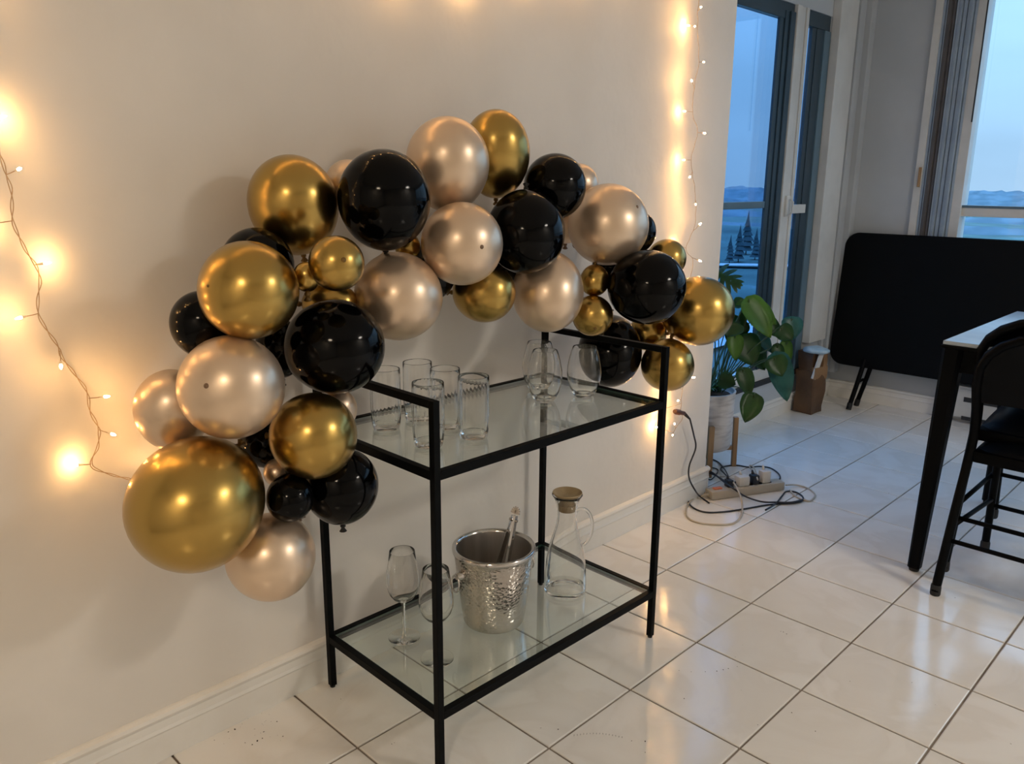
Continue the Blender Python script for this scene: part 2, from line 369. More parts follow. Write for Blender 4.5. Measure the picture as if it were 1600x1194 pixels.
def baseboard(name, p0, p1, nrm, h, d, m):
    """moulded skirting extruded along p0-p1, standing off the wall along nrm"""
    prof = [(0, 0), (d*.62, 0), (d*.62, h*.55), (d*.80, h*.60), (d*.62, h*.66), (d*.52, h*.80), (d*.85, h*.86), (d, h*.91), (d*.85, h*.97), (d*.35, h), (0, h)]
    bm = bmesh.new(); p0 = Vector(p0); p1 = Vector(p1); nrm = Vector(nrm)
    A = [bm.verts.new(p0 + nrm*a + Vector((0, 0, b))) for a, b in prof]
    B = [bm.verts.new(p1 + nrm*a + Vector((0, 0, b))) for a, b in prof]
    n = len(prof)
    for i in range(n): bm.faces.new((A[i], A[(i+1) % n], B[(i+1) % n], B[i]))
    bm.faces.new(A); bm.faces.new(B[::-1])
    return struct(name, bm, m)
baseboard('baseboard_left', (XL, WY, 0), (WX+.012, WY, 0), (0, -1, 0), .115, .018, M['trim'])
baseboard('baseboard_return', (WX, WY-.012, 0), (WX, YW, 0), (1, 0, 0), .115, .014, M['trim'])
baseboard('baseboard_recess', (WX+.014, YW, 0), (XB, YW, 0), (0, -1, 0), .10, .012, M['trim'])
baseboard('baseboard_back', (XB, YW, 0), (XB, YF, 0), (-1, 0, 0), .10, .014, M['trim'])

# tiles, each one an object, cut where the walls stand
TS = 0.30; G2 = .0026; cache = {}
def tile(x0, y0, x1, y1):
    x0 += G2; y0 += G2; x1 -= G2; y1 -= G2
    if x1-x0 < .01 or y1-y0 < .01: return
    key = (round(x1-x0, 4), round(y1-y0, 4))
    if key not in cache:
        bm = bmesh.new(); a, b = key; c = .0022
        lo = [(-a/2, -b/2), (a/2, -b/2), (a/2, b/2), (-a/2, b/2)]
        L0 = [bm.verts.new((x, y, -.004)) for x, y in lo]; L1 = [bm.verts.new((x, y, -.0014)) for x, y in lo]
        L2 = [bm.verts.new((x-math.copysign(c, x), y-math.copysign(c, y), 0)) for x, y in lo]
        for A, B in ((L0, L1), (L1, L2)):
            for i in range(4): bm.faces.new((A[i], A[(i+1) % 4], B[(i+1) % 4], B[i]))
        bm.faces.new(L2); me = bpy.data.meshes.new('tile'); bm.to_mesh(me); bm.free(); me.materials.append(M['tile']); cache[key] = me
    o = bpy.data.objects.new('tile', cache[key]); o.location = ((x0+x1)/2, (y0+y1)/2, random.uniform(-.0002, .0002))
    o.rotation_euler = (random.uniform(-.0012, .0012), random.uniform(-.0012, .0012), 0)
    o.parent = floor; col.objects.link(o)
for i in range(-9, 11):
    for j in range(-13, 1):
        x0, x1, y0, y1 = i*TS, min((i+1)*TS, XB), j*TS, (j+1)*TS
        if y0 >= 0 and x0 < WX: x0 = WX
        if y1 > YW: y1 = YW
        if y0 < 0: pass
        if y1 <= 0 and y1 > WY and x0 < WX: 
            if x1 > WX: pass
            else: y1 = WY
        if x1 > x0: tile(x0, y0, x1, y1)

# dirt and crumbs by the skirting and a few scuffs
bm = bmesh.new()
def fleck(u, v, sx_, sy_, rz):
    c = at(u, v, 2, 0.0); n = 6; vsx = []
    for k in range(n):
        a = 2*PI*k/n; r = random.uniform(.7, 1.2); x = sx_*math.cos(a)*r; y = sy_*math.sin(a)*r
        vsx.append(bm.verts.new((c.x+x*math.cos(rz)-y*math.sin(rz), c.y+x*math.sin(rz)+y*math.cos(rz), .0005)))
    top = bm.verts.new((c.x, c.y, .0011))
    for k in range(n): bm.faces.new((vsx[k], vsx[(k+1) % n], top))
for u, v, a in ((367, 1140, 3.2), (412, 1144, 2.2), (433, 1128, 2), (402, 1158, 3), (410, 1154, 2), (394, 1164, 2.2), (442, 1151, 1.8), (383, 1161, 1.5),
                (357, 1144, 1.8), (335, 1157, 1.3), (1061, 1048, 1.5), (1080, 1050, 1.5), (1102, 1050, 1.6), (1120, 1049, 2.4), (1130, 1047, 2), (1138, 1045, 2), (1152, 1042, 1.3),
                (1224, 988, 2), (1229, 991, 1.8), (1220, 987, 1.4), (1069, 1092, 2), (1008, 1159, 2.4), (987, 1158, 1.5), (1237, 1114, 2), (1274, 1143, 1.8), (1184, 1133, 1.4), (1328, 1065, 1.5), (1008, 1176, 1.5),
                (872, 1140, 2), (845, 1138, 1.2), (1186, 709, 3), (612, 1163, 1.5), (616, 1161, 1.2), (1070, 803, 1.8)):
    fleck(u, v, a*.0011, a*.0007, random.uniform(-.3, 1.6))
for k in range(16):
    t_ = k/15; fleck(897+75*t_, 1149.5-4.5*math.sin(t_*PI)+3*t_, .0035, .0005, -.1+random.uniform(-.15, .15)+.75)
for k in range(26):
    fleck(random.uniform(325, 440), random.uniform(-3, 3)+1161-.45*(random.uniform(0, 100)), random.uniform(.0004, .001), .0005, 1)
o = finish(bm, 'dirt_fleck', M['dirt'], floor); o['kind'] = 'stuff'

# ------------------------------------------------------------------ window_1 (recessed, tinted)
YI = YW + .01
def frame_box(bm, x0, x1, z0, z1, y0, y1, bev=.003): box(bm, (x0, y0, z0), (x1, y1, z1), bev)
w1 = empty('window_1', (2.0, YW, .205)); w1['kind'] = 'structure'
def w1p(name, boxes, m):
    bm = bmesh.new()
    for x0, x1, z0, z1, y0, y1 in boxes: frame_box(bm, x0-2.0, x1-2.0, z0-.205, z1-.205, y0-YW, y1-YW)
    return finish(bm, name, m, w1)
w1p('gap_strip', [(WX+.005, 2.745, .205, .228, YW-.012, YW+.10)], M['slot'])  # shade of the gap under the bottom rail, put in as a dark bar
w1p('bottom_rail', [(WX+.005, 2.50, .229, .292, YW+.005, YW+.06)], M['white_frame'])
w1p('sash_stile', [(2.226, 2.262, .293, 1.985, YW+.008, YW+.022), (2.266, 2.30, .293, 1.985, YW+.002, YW+.022), (2.304, 2.35, .293, 1.985, YW-.006, YW+.022)], M['dark_frame'])
w1p('mullion', [(2.354, 2.40, .293, 2.02, YW-.012, YW+.02), (2.404, 2.45, .293, 2.02, YW-.004, YW+.02), (2.452, 2.478, .293, 2.02, YW-.010, YW+.02)], M['white_frame'])
w1p('head_rail', [(WX+.005, 2.745, 1.95, 2.02, YW+.006, YW+.04)], M['dark_frame'])
w1p('mid_rail', [(WX+.005, 2.218, 1.098, 1.130, YW+.006, YW+.03)], M['teal_frame'])
w1p('mid_rail', [(2.480, 2.64, 1.066, 1.110, YW-.002, YW+.05)], M['white_frame'])
w1p('jamb', [(2.560, 2.60, .229, 1.948, YW+.008, YW+.028), (2.603, 2.675, .229, 1.948, YW+.004, YW+.030)], M['dark_frame'])
w1p('jamb', [(2.678, 2.744, .229, 1.948, YW-.002, YW+.04)], M['teal_frame'])
bm = bmesh.new(); box(bm, (-.03, -.012, -.05), (.03, .0, .05), .004); tube(bm, [(0, -.02, .035), (0, -.034, .02), (0, -.034, -.03), (0, -.018, -.045)], .006)
o = finish(bm, 'latch', M['white_frame'], w1, True, ang=40); o.location = (.40, -.012, .90)
o.scale = (.6, 1, 1)
w1p('pane', [(WX+.005, 2.232, .295, 1.099, YW+.014, YW+.019)], M['pane_side']); w1p('pane', [(WX+.005, 2.232, 1.129, 1.948, YW+.014, YW+.019)], M['pane_side'])
w1p('pane', [(2.472, 2.562, .293, 1.067, YW+.014, YW+.019)], M['pane_side']); w1p('pane', [(2.472, 2.562, 1.109, 1.949, YW+.014, YW+.019)], M['pane_side'])
# ------------------------------------------------------------------ window_2 (far wall) with gathered vertical blind
w2 = empty('window_2', (XB, -1.4, .80)); w2['kind'] = 'structure'
def w2p(name, boxes, m, parent=w2):
    bm = bmesh.new()
    for y0, y1, z0, z1, x0, x1 in boxes: box(bm, (x0-XB, y0+1.4, z0-.8), (x1-XB, y1+1.4, z1-.8), .002)
    return finish(bm, name, m, parent)
w2p('outer_frame', [(-.082, -.046, .80, 2.22, XB-.018, XB+.10), (-.284, -.228, .80, 2.22, XB-.004, XB+.10), (-3.60, -3.54, .80, 2.22, XB-.018, XB+.10),
                    (-3.54, -.082, 2.16, 2.22, XB-.018, XB+.10), (-3.54, -.082, .80, .85, XB-.018, XB+.10)], M['white_frame'])
w2p('mid_rail', [(-3.54, -.278, 1.056, 1.100, XB+.02, XB+.08)], M['white_frame'])
w2p('mid_rail', [(-3.54, -.278, 1.100, 1.112, XB+.015, XB+.085)], M['teal_frame'])
w2p('pane', [(-3.54, -.276, .85, 1.057, XB+.052, XB+.058)], M['pane_back']); w2p('pane', [(-3.54, -.276, 1.111, 2.16, XB+.052, XB+.058)], M['pane_back'])
w2p('outer_frame', [(-1.90, -1.85, .85, 2.16, XB+.02, XB+.08)], M['white_frame'])
w2p('latch', [(-.078, -.066, 1.20, 1.30, XB-.030, XB-.018)], M['wood'])
vb = empty('vertical_blind', (XB, -.16, 2.15)); tag(vb, 'grey vertical blind gathered at the left side of the far window', 'blind')
yy = -.086
for k in range(10):
    bm = bmesh.new(); wd = .012 if k % 2 else .017
    box(bm, (-.010-.006*(k % 3), -wd/2, -1.32), (.012+.006*(k % 2), wd/2, 0), .0015)
    o = finish(bm, 'slat', M['blind_brown'] if k in (2, 3) else M['blind'], vb); o.location = (0, yy+.16, 0); yy -= .0165
    o.rotation_euler = (0, 0, .25*math.sin(k*2.1))
bm = bmesh.new(); tube(bm, [(-.035, -.129, 0.0), (-.036, -.130, -.3), (-.035, -.129, -.635)], .0035, 8); finish(bm, 'wand', M['slot'], vb, True)
# baseboard heater below it
ht = empty('baseboard_heater', (XB-.015, -1.1, 0)); tag(ht, 'long pale enamel baseboard heater with dark slots on the floor under the far window', 'heater')
bm = bmesh.new(); box(bm, (-.055, -1.0, .028), (0, .76, .185), .006); finish(bm, 'casing', M['heater'], ht)
bm = bmesh.new(); box(bm, (-.066, -1.0, .185), (0, .76, .20), .004); finish(bm, 'top_lip', M['heater'], ht)
for y0 in (.62, .25, -.15, -.55, -.95):
    for z0, z1 in ((.117, .142), (.02, .040)):
        bm = bmesh.new(); box(bm, (-.0575, y0-.30, z0), (-.052, y0+.035, z1)); finish(bm, 'slot', M['slot'], ht)

# ------------------------------------------------------------------ outside
def terrain():
    bm = bmesh.new(); rows = []
    R0, R1, NR, NA = 40, 3200, 26, 72
    for i in range(NR+1):
        r = R0*(R1/R0)**(i/NR); row = []
        for j in range(NA+1):
            a = math.radians(-100) + math.radians(250)*j/NA
            x, y = r*math.cos(a), r*math.sin(a)
            z = -45 + 5*noise.noise(Vector((x/160, y/160, 0)))*min(1, r/300)
            row.append(bm.verts.new((x, y, z)))
        rows.append(row)
    for A, B in zip(rows, rows[1:]):
        for j in range(NA): bm.faces.new((A[j], A[j+1], B[j+1], B[j]))
    o = struct('outside_ground', bm, M['ground']); return o
terrain()
bm = bmesh.new()
for r, h, z0, sd in ((900, 8, -47, 2), (1150, 11, -47, 4), (1500, 16, -47, 0), (2000, 22, -50, 5), (2500, 28, -51, 7), (2900, 34, -52, 9)):
    n = 1100; A = []; B = []; C_ = []
    for j in range(n+1):
        a = math.radians(-100) + math.radians(250)*j/n
        hh = h*(.80+.55*noise.noise(Vector((a*5, sd, 0)))+.22*noise.noise(Vector((a*40, sd, 3)))+.12*noise.noise(Vector((a*140, sd, 3)))+.16*noise.noise(Vector((a*420, sd, 3))))
        A.append(bm.verts.new((r*math.cos(a), r*math.sin(a), z0))); B.append(bm.verts.new((r*1.02*math.cos(a), r*1.02*math.sin(a), z0+hh)))
        C_.append(bm.verts.new((r*1.15*math.cos(a), r*1.15*math.sin(a), z0)))
    for j in range(n): bm.faces.new((A[j], A[j+1], B[j+1], B[j])); bm.faces.new((B[j], B[j+1], C_[j+1], C_[j]))
struct('distant_woods', bm, M['hill'], smooth=True)
bm = bmesh.new()
for pts, wd in (([(120, 60), (150, 112), (190, 170), (250, 260)], 26), ([(90, 95), (160, 120), (260, 130)], 16), ([(420, 120), (400, 260), (330, 420)], 14)):
    pp = smooth_path([(x, y, 0) for x, y in pts], 8)
    L_ = []
    for i, p in enumerate(pp):
        tn = (pp[min(i+1, len(pp)-1)]-pp[max(i-1, 0)]).normalized(); s_ = Vector((-tn.y, tn.x, 0))*wd/2
        zz = -45 + 5*noise.noise(Vector((p.x/160, p.y/160, 0))) + 1.6
        L_.append([bm.verts.new((p.x+s_.x, p.y+s_.y, zz)), bm.verts.new((p.x-s_.x, p.y-s_.y, zz))])
    for A, B in zip(L_, L_[1:]): bm.faces.new((A[0], A[1], B[1], B[0]))
struct('outside_road', bm, M['road'])
# conifers below, seen through the tinted glass
def conifer(h):
    bm = bmesh.new(); n = 9
    for k in range(7):
        z0 = h*(.12+.12*k); rr = h*.20*(1-k/7.6); ring = [bm.verts.new((rr*(1+.25*math.sin(a_*5.3+k))*math.cos(2*PI*a_/n), rr*(1+.25*math.sin(a_*5.3+k))*math.sin(2*PI*a_/n), z0)) for a_ in range(n)]
        tp = bm.verts.new((0, 0, z0+h*.25))
        for a_ in range(n): bm.faces.new((ring[a_], ring[(a_+1) % n], tp))
    me = bpy.data.meshes.new('crown'); bm.to_mesh(me); bm.free(); me.materials.append(M['conifer']); 
    bm = bmesh.new(); tube(bm, [(0, 0, -2), (0, 0, h*.3)], h*.014, 6); m2 = bpy.data.meshes.new('trunk'); bm.to_mesh(m2); bm.free(); m2.materials.append(M['conifer_trunk'])
    return me, m2
cm, ctm = conifer(1.0)
for (u, v, dist, h) in ((1166, 388, 190, 9), (1154, 400, 180, 7.5), (1180, 399, 200, 7), (1190, 406, 185, 5), (1140, 404, 190, 6), (1247, 410, 200, 7), (1199, 388, 240, 6)):
    d = ray(u, v); d.normalize(); p = CAM + d*dist
    z0 = p.z - h
    g = -45 + 5*noise.noise(Vector((p.x/160, p.y/160, 0)))*min(1, math.hypot(p.x, p.y)/300)
    # stand it on the ground along the same bearing
    tt = (g + h*.5 - CAM.z)/d.z; p = CAM + d*tt; g = -45 + 5*noise.noise(Vector((p.x/160, p.y/160, 0)))*min(1, math.hypot(p.x, p.y)/300)
    hh = h*tt/dist
    t_ = empty('conifer', (p.x, p.y, g-.3)); t_.scale = (hh, hh, hh)
    tag(t_, 'dark conifer standing in the woods below, seen through the side window', 'tree', 'conifers below the window')
    c_ = link('crown', cm, None, t_); k_ = link('trunk', ctm, None, t_)
# ------------------------------------------------------------------ bar cart
cart_c = Vector((-.1417, -.284, 0)); CA = -.01243
cart = empty('bar_cart', cart_c, CA)
tag(cart, 'open black metal two-tier cart with clear glass shelves beside the white wall', 'cart')
HX, HY, H = .3753, .2070, .0078
ZTOP = .8170
def cb(name, p, q, w_, h_, m=M['black_metal'], parent=cart, bev=.0008):
    bm = bmesh.new(); sqbar(bm, p, q, w_, h_, bev=bev); return finish(bm, name, m, parent)
for sx_ in (-1, 1):
    for sy_ in (-1, 1):
        leg = cb('leg', (sx_*HX, sy_*HY, .006), (sx_*HX, sy_*HY, ZTOP), 2*H, 2*H)
        bm = bmesh.new(); lathe(bm, [(0, 0), (.0062, 0), (.0068, .003), (.0060, .0062), (0, .0062)], 14, (sx_*HX, sy_*HY, 0))
        finish(bm, 'foot', M['rubber'], leg, True, ang=40)
    cb('handle_bar', (sx_*HX, -HY+H, ZTOP-H), (sx_*HX, HY-H, ZTOP-H), 2*H, 2*H)
ZT_LO, ZB_LO, RH = .6575, .1255, .0185
for nm, z0 in (('top', ZT_LO), ('bottom', ZB_LO)):
    zc = z0 + RH/2
    for sy_ in (-1, 1): cb('shelf_rail', (-HX+H, sy_*HY, zc), (HX-H, sy_*HY, zc), 2*H, RH)
    for sx_ in (-1, 1): cb('shelf_rail', (sx_*HX, -HY+H, zc), (sx_*HX, HY-H, zc), 2*H, RH)
    # inner ledge carrying the pane
    for sy_ in (-1, 1): cb('ledge', (-HX+H, sy_*(HY-H-.004), zc-.004), (HX-H, sy_*(HY-H-.004), zc-.004), .008, .003, bev=0)
    bm = bmesh.new(); box(bm, (-HX+H+.001, -HY+H+.001, z0+RH-.0065), (HX-H-.001, HY-H-.001, z0+RH-.0015))
    g_ = finish(bm, 'glass_shelf', M['shelf_glass'], cart)
    bm = bmesh.new()
    a, b_ = HX-H-.0015, HY-H-.0015; zz = z0+RH-.0040
    for p, q in (((-a, -b_), (a, -b_)), ((a, -b_), (a, b_)), ((a, b_), (-a, b_)), ((-a, b_), (-a, -b_))):
        sqbar(bm, (*p, zz), (*q, zz), .0015, .0044)
    finish(bm, 'pane_edge', M['shelf_edge'], g_)
ST = ZT_LO+RH-.0014   # top face of the upper pane
SB = ZB_LO+RH-.0014

# ------------------------------------------------------------------ glassware
def tumbler_mesh():
    bm = bmesh.new()
    o_ = [(0, 0), (.026, 0), (.0285, .0015), (.0305, .006), (.0322, .016), (.0338, .035), (.0347, .055), (.0346, .09), (.0340, .125), (.0336, .1375), (.0330, .1385)]
    i_ = [(.0322, .1375), (.0325, .125), (.0330, .09), (.0330, .055), (.0322, .035), (.0300, .020), (.0262, .0115), (0, .0105)]
    lathe(bm, o_+i_, 96, flute=0)
    # soft optic flutes inside
    for v in bm.verts:
        r = math.hypot(v.co.x, v.co.y)
        if r > .02 and .018 < v.co.z < .115:
            a = math.atan2(v.co.y, v.co.x); f_ = min(1, (v.co.z-.018)/.02)*min(1, (.115-v.co.z)/.02)
            s_ = 1 + .009*f_*math.cos(24*a)*(1 if r < .0334 else 0); v.co.x *= s_; v.co.y *= s_
    me = bpy.data.meshes.new('tumbler'); bmesh.ops.recalc_face_normals(bm, faces=bm.faces); bm.to_mesh(me); bm.free()
    for p in me.polygons: p.use_smooth = True
    me.set_sharp_from_angle(angle=math.radians(32))
    me.materials.append(M['glass']); return me
tm = tumbler_mesh()
for x, y, lb in ((-.415, -.193, 'clear fluted tumbler furthest left on the top shelf, partly behind the big black balloon'),
                 (-.319, -.188, 'clear fluted tumbler at the back of the group, rim highest of the five'),
                 (-.425, -.354, 'clear fluted tumbler nearest the left front corner post of the cart'),
                 (-.316, -.282, 'clear fluted tumbler in the middle of the group, between back one and front right one'),
                 (-.318, -.378, 'clear fluted tumbler furthest right of the five, in front near the rail')):
    o = link('tumbler', tm, None, None, (x, y, ST), random.random()); tag(o, lb, 'glass', 'fluted tumblers on the top shelf')
def glass_obj(name, prof, n=48):
    bm = bmesh.new(); lathe(bm, prof, n); bmesh.ops.recalc_face_normals(bm, faces=bm.faces)
    me = bpy.data.meshes.new(name); bm.to_mesh(me); bm.free()
    for p in me.polygons: p.use_smooth = True
    me.set_sharp_from_angle(angle=math.radians(32))
    me.materials.append(M['glass']); return me
so = [(0, .003), (.017, .0015), (.0225, 0), (.0250, .002), (.0300, .010), (.0375, .026), (.0430, .046), (.0450, .062), (.0442, .080), (.0400, .102), (.0345, .122), (.0312, .132), (.0306, .1326)]
si = [(.0302, .132), (.0334, .122), (.0388, .102), (.0430, .080), (.0438, .062), (.0417, .046), (.036, .0265), (.027, .0125), (.018, .0075), (0, .0070)]
sm = glass_obj('stemless_glass', so+si)
for x, y, lb in ((.015, -.283, 'clear stemless wine glass in front, before the back right post'),
                 (.0838, -.200, 'clear stemless wine glass seen through the one before it, near the back rail'),
                 (.124, -.322, 'clear stemless wine glass furthest right, in front of the black balloon')):
    tag(link('stemless_glass', sm, None, None, (x, y, ST)), lb, 'glass', 'stemless wine glasses on the top shelf')
def wineglass(x, y, lb, s=1.0):
    t_ = empty('wine_glass', (x, y, SB)); t_.scale = (s, s, s); tag(t_, lb, 'glass', 'stemmed wine glasses on the bottom shelf')
    return t_
if True:
    bowl = glass_obj('bowl', [(.0042, .094), (.012, .0975), (.024, .106), (.034, .120), (.0395, .138), (.0398, .155), (.0372, .180), (.0330, .205), (.0300, .2275), (.0296, .228),
                              (.0290, .2275), (.0320, .205), (.0360, .180), (.0386, .155), (.0383, .138), (.0328, .1208), (.023, .1078), (.011, .1010), (0, .0995)])
    stem = glass_obj('stem', [(.0062, .004), (.0045, .012), (.0037, .03), (.0036, .07), (.0044, .088), (.0050, .0938)], 20)
    foot = glass_obj('foot', [(0, .0), (.036, 0), (.0385, .0008), (.0385, .0018), (.030, .0024), (.012, .0036), (.0064, .0048), (0, .005)])
    for x, y, lb in ((-.392, -.207, 'clear long-stemmed wine glass on the bottom shelf, left of the corner post'),
                     (-.395, -.333, 'clear long-stemmed wine glass on the bottom shelf, standing behind the front corner post')):
        t_ = wineglass(x, y, lb)
        for nm, me in (('bowl', bowl), ('stem', stem), ('foot', foot)): link(nm, me, None, t_)

# ------------------------------------------------------------------ ice bucket
BK = Vector((-.180, -.300, SB)); bucket = empty('ice_bucket', BK)
tag(bucket, 'hammered steel ice bucket in the middle of the bottom shelf', 'bucket')
bm = bmesh.new()
prof = [(0, .001), (.068, 0), (.0735, .002), (.0765, .007), (.080, .03), (.0862, .08), (.0925, .13), (.0975, .175), (.0985, .186), (.1000, .190)]
lathe(bm, prof, 80); finish(bm, 'body', M['steel'], bucket, True)
bm = bmesh.new(); lathe(bm, [(.0998, .189), (.1030, .1915), (.1036, .1965), (.1030, .2015), (.0998, .2035), (.0945, .2020), (.0925, .197)], 80)
finish(bm, 'rim', M['chrome'], bucket, True)
bm = bmesh.new(); lathe(bm, [(.0930, .1975), (.0915, .187), (.088, .13), (.080, .06), (.074, .016), (.069, .010), (0, .009)], 80)
finish(bm, 'liner', M['steel_in'], bucket, True)
for a0 in (math.radians(170), math.radians(-10)):
    d_ = Vector((math.cos(a0), math.sin(a0), 0)); s_ = Vector((-d_.y, d_.x, 0)); c0 = d_*.0955 + Vector((0, 0, .150))
    bm = bmesh.new()
    tube(bm, [c0-d_*.004, c0+d_*.004, c0+d_*.010, c0+d_*.014], .011, 16, radii=[.0125, .0125, .0100, .0085])
    lug = finish(bm, 'handle_mount', M['chrome'], bucket, True, ang=40)
    bm = bmesh.new(); ring = []
    for k in range(28):
        a = 2*PI*k/28; ring.append(c0 + d_*(.0165-.002*math.cos(a)) + s_*(.0165*math.sin(a)) + Vector((0, 0, -.0175+.021*math.cos(a))))
    tube(bm, ring, .0024, 8, closed=True); finish(bm, 'ring_handle', M['chrome'], lug, True)
# tongs leaning inside
tongs = empty('ice_tongs', BK + Vector((0, 0, .012))); tag(tongs, 'polished steel tongs leaning upright inside the ice bucket', 'tongs')
T0 = Vector((-.035, -.020, .006)); T1 = Vector((.050, -.022, .262)); ax = (T1-T0).normalized(); sd = ax.cross(Vector((.98, .15, .1))).normalized(); nd = sd.cross(ax)
for s_ in (-1, 1):
    bm = bmesh.new(); prevr = None; m_pts = 14
    for i in range(m_pts):
        t_ = i/(m_pts-1); off = .003 + .0105*math.sin(min(1, (1-t_)*1.25)*PI/2); wd = .0125 - .003*t_ + (.003 if t_ < .12 else 0)
        c0 = T0.lerp(T1, t_) + sd*s_*off
        prof_ = [(-wd, 0), (-wd*.6, .0035), (wd*.6, .0035), (wd, 0), (wd*.6, .0022), (-wd*.6, .0022)]
        ring = [bm.verts.new(c0 + nd*a + sd*s_*b) for a, b in prof_]
        if prevr:
            for k in range(6): bm.faces.new((prevr[k], prevr[(k+1) % 6], ring[(k+1) % 6], ring[k]))
        else: bm.faces.new(ring)
        prevr = ring
    bm.faces.new(prevr[::-1]); finish(bm, 'arm', M['chrome'], tongs, True, ang=35)
bm = bmesh.new(); pp = []
for k in range(9):
    a = PI*k/8; pp.append(T1 + sd*.0065*math.cos(a) + ax*(.004+.012*math.sin(a)))
for a, b_ in zip(pp, pp[1:]): sqbar(bm, a, b_, .014, .0016, up=nd)
finish(bm, 'spring_head', M['chrome'], tongs)
bm = bmesh.new(); tube(bm, [T1-ax*.012-sd*.011, T1-ax*.012+sd*.011], .0042, 12); finish(bm, 'hinge_pin', M['chrome'], tongs, True, ang=40)

# ------------------------------------------------------------------ carafe
car = empty('carafe', (.062, -.328, SB)); tag(car, 'clear glass carafe with looped handle at the right end of the bottom shelf', 'carafe')
me = glass_obj('vessel', [(0, .004), (.045, .002), (.0515, 0), (.0560, .003), (.0572, .010), (.0568, .030), (.0550, .060), (.0520, .092), (.0470, .122), (.0395, .152), (.0320, .176), (.0272, .196), (.0255, .214),
                          (.0262, .236), (.0290, .252), (.0340, .266), (.0405, .2765), (.0402, .278),
                          (.0392, .2775), (.0322, .2680), (.0270, .254), (.0240, .236), (.0232, .214), (.0250, .196), (.0300, .176), (.0375, .152), (.0450, .122), (.0498, .092), (.0530, .060), (.0546, .030), (.0545, .014), (.050, .009), (0, .0085)], 64)
link('vessel', me, None, car)
hd = Vector((.86, -.51, 0)); hp = [(.0245, .226), (.036, .232), (.052, .229), (.066, .212), (.073, .184), (.070, .156), (.060, .136), (.050, .128), (.0440, .127)]
bm = bmesh.new(); tube(bm, smooth_path([hd*a + Vector((0, 0, b_)) for a, b_ in hp], 5), .0042, 12, radii=None); finish(bm, 'handle', M['glass'], car, True)
bm = bmesh.new()
lathe(bm, [(0, .232), (.0215, .232), (.0232, .234), (.0228, .250), (.0200, .251), (.0196, .262), (.0260, .268), (.0370, .2790), (.0395, .2820), (.0385, .2840), (.0340, .2800), (.0235, .2745), (.012, .2725), (0, .272)], 40)
finish(bm, 'cork_stopper', M['cork'], car, True, ang=50)

# ------------------------------------------------------------------ balloons
CN = {'g': 'gold', 'c': 'champagne', 'k': 'black'}
BT = [
    ('A',459,322,69,79,8,'g',-0.157),
    ('bA',545,288,36,38,0,'c',-0.148),
    ('B',600.5,314,72,79,0,'k',-0.29),
    ('b4',403,413,56,56,0,'k',-0.194),
    ('C',390,454,77,76,0,'g',-0.318),
    ('D',525.5,412,43.5,43,0,'g',-0.392),
    ('E',479,433,21,24,0,'g',-0.324),
    ('E2',515,474,45,33,0,'g',-0.2),
    ('F',622,463,69,69,0,'c',-0.266),
    ('G',522,542,79,74,0,'k',-0.304),
    ('H',318,507,50,53,0,'k',-0.195),
    ('I',363,605,82,80,0,'c',-0.313),
    ('J',270,641,57,65,0,'c',-0.168),
    ('K',308,786,102,109,-40,'g',-0.298),
    ('L',489,681,68,67.5,0,'g',-0.338),
    ('s1',530,640,28,32,0,'c',-0.276),
    ('M',533,760,58,61,0,'k',-0.31),
    ('N',453,777,36.5,38.5,0,'k',-0.327),
    ('O',424,869,69.5,67.5,0,'c',-0.29),
    ('s2',432,738,20,22,0,'c',-0.267),
    ('b5',438,545,38,48,0,'k',-0.167),
    ('b6',418,690,42,42,0,'k',-0.208),
    ('P',699.5,258,65,74,0,'c',-0.234),
    ('Q',775,242,53,70,0,'g',-0.195),
    ('R',867,292,49,51,0,'k',-0.255),
    ('S',903,290,32,34,0,'c',-0.155),
    ('T',821,362,62,66,0,'k',-0.288),
    ('U',721,381,64,64.5,0,'c',-0.316),
    ('V',949.5,352,61,65,-55,'c',-0.271),
    ('W',992,363,33,34,0,'k',-0.241),
    ('X',1041,404,31,30,0,'g',-0.294),
    ('Y',1010,449,62,58,0,'k',-0.392),
    ('Z',1089,486,57.5,54,0,'g',-0.372),
    ('AA',1043,570,41,41.5,0,'g',-0.348),
    ('BB',953,548,50,58,0,'k',-0.207),
    ('CC',856,455,56,65,0,'c',-0.273),
    ('DD',756,457,50,47,0,'g',-0.245),
    ('EE',929,438,23,25,0,'g',-0.28),
    ('FF',926,493,32,32,0,'g',-0.296),
    ('b7',672,425,40,45,0,'k',-0.183),
    ('s3',884,345,34,36,0,'c',-0.101),
    ('b8',955,418,30,30,0,'k',-0.214),
    ('s4',1012,520,30,28,0,'g',-0.237),
    ('b9',790,405,36,36,0,'k',-0.158),
    ('s5',637,385,20,22,0,'g',-0.225),
]
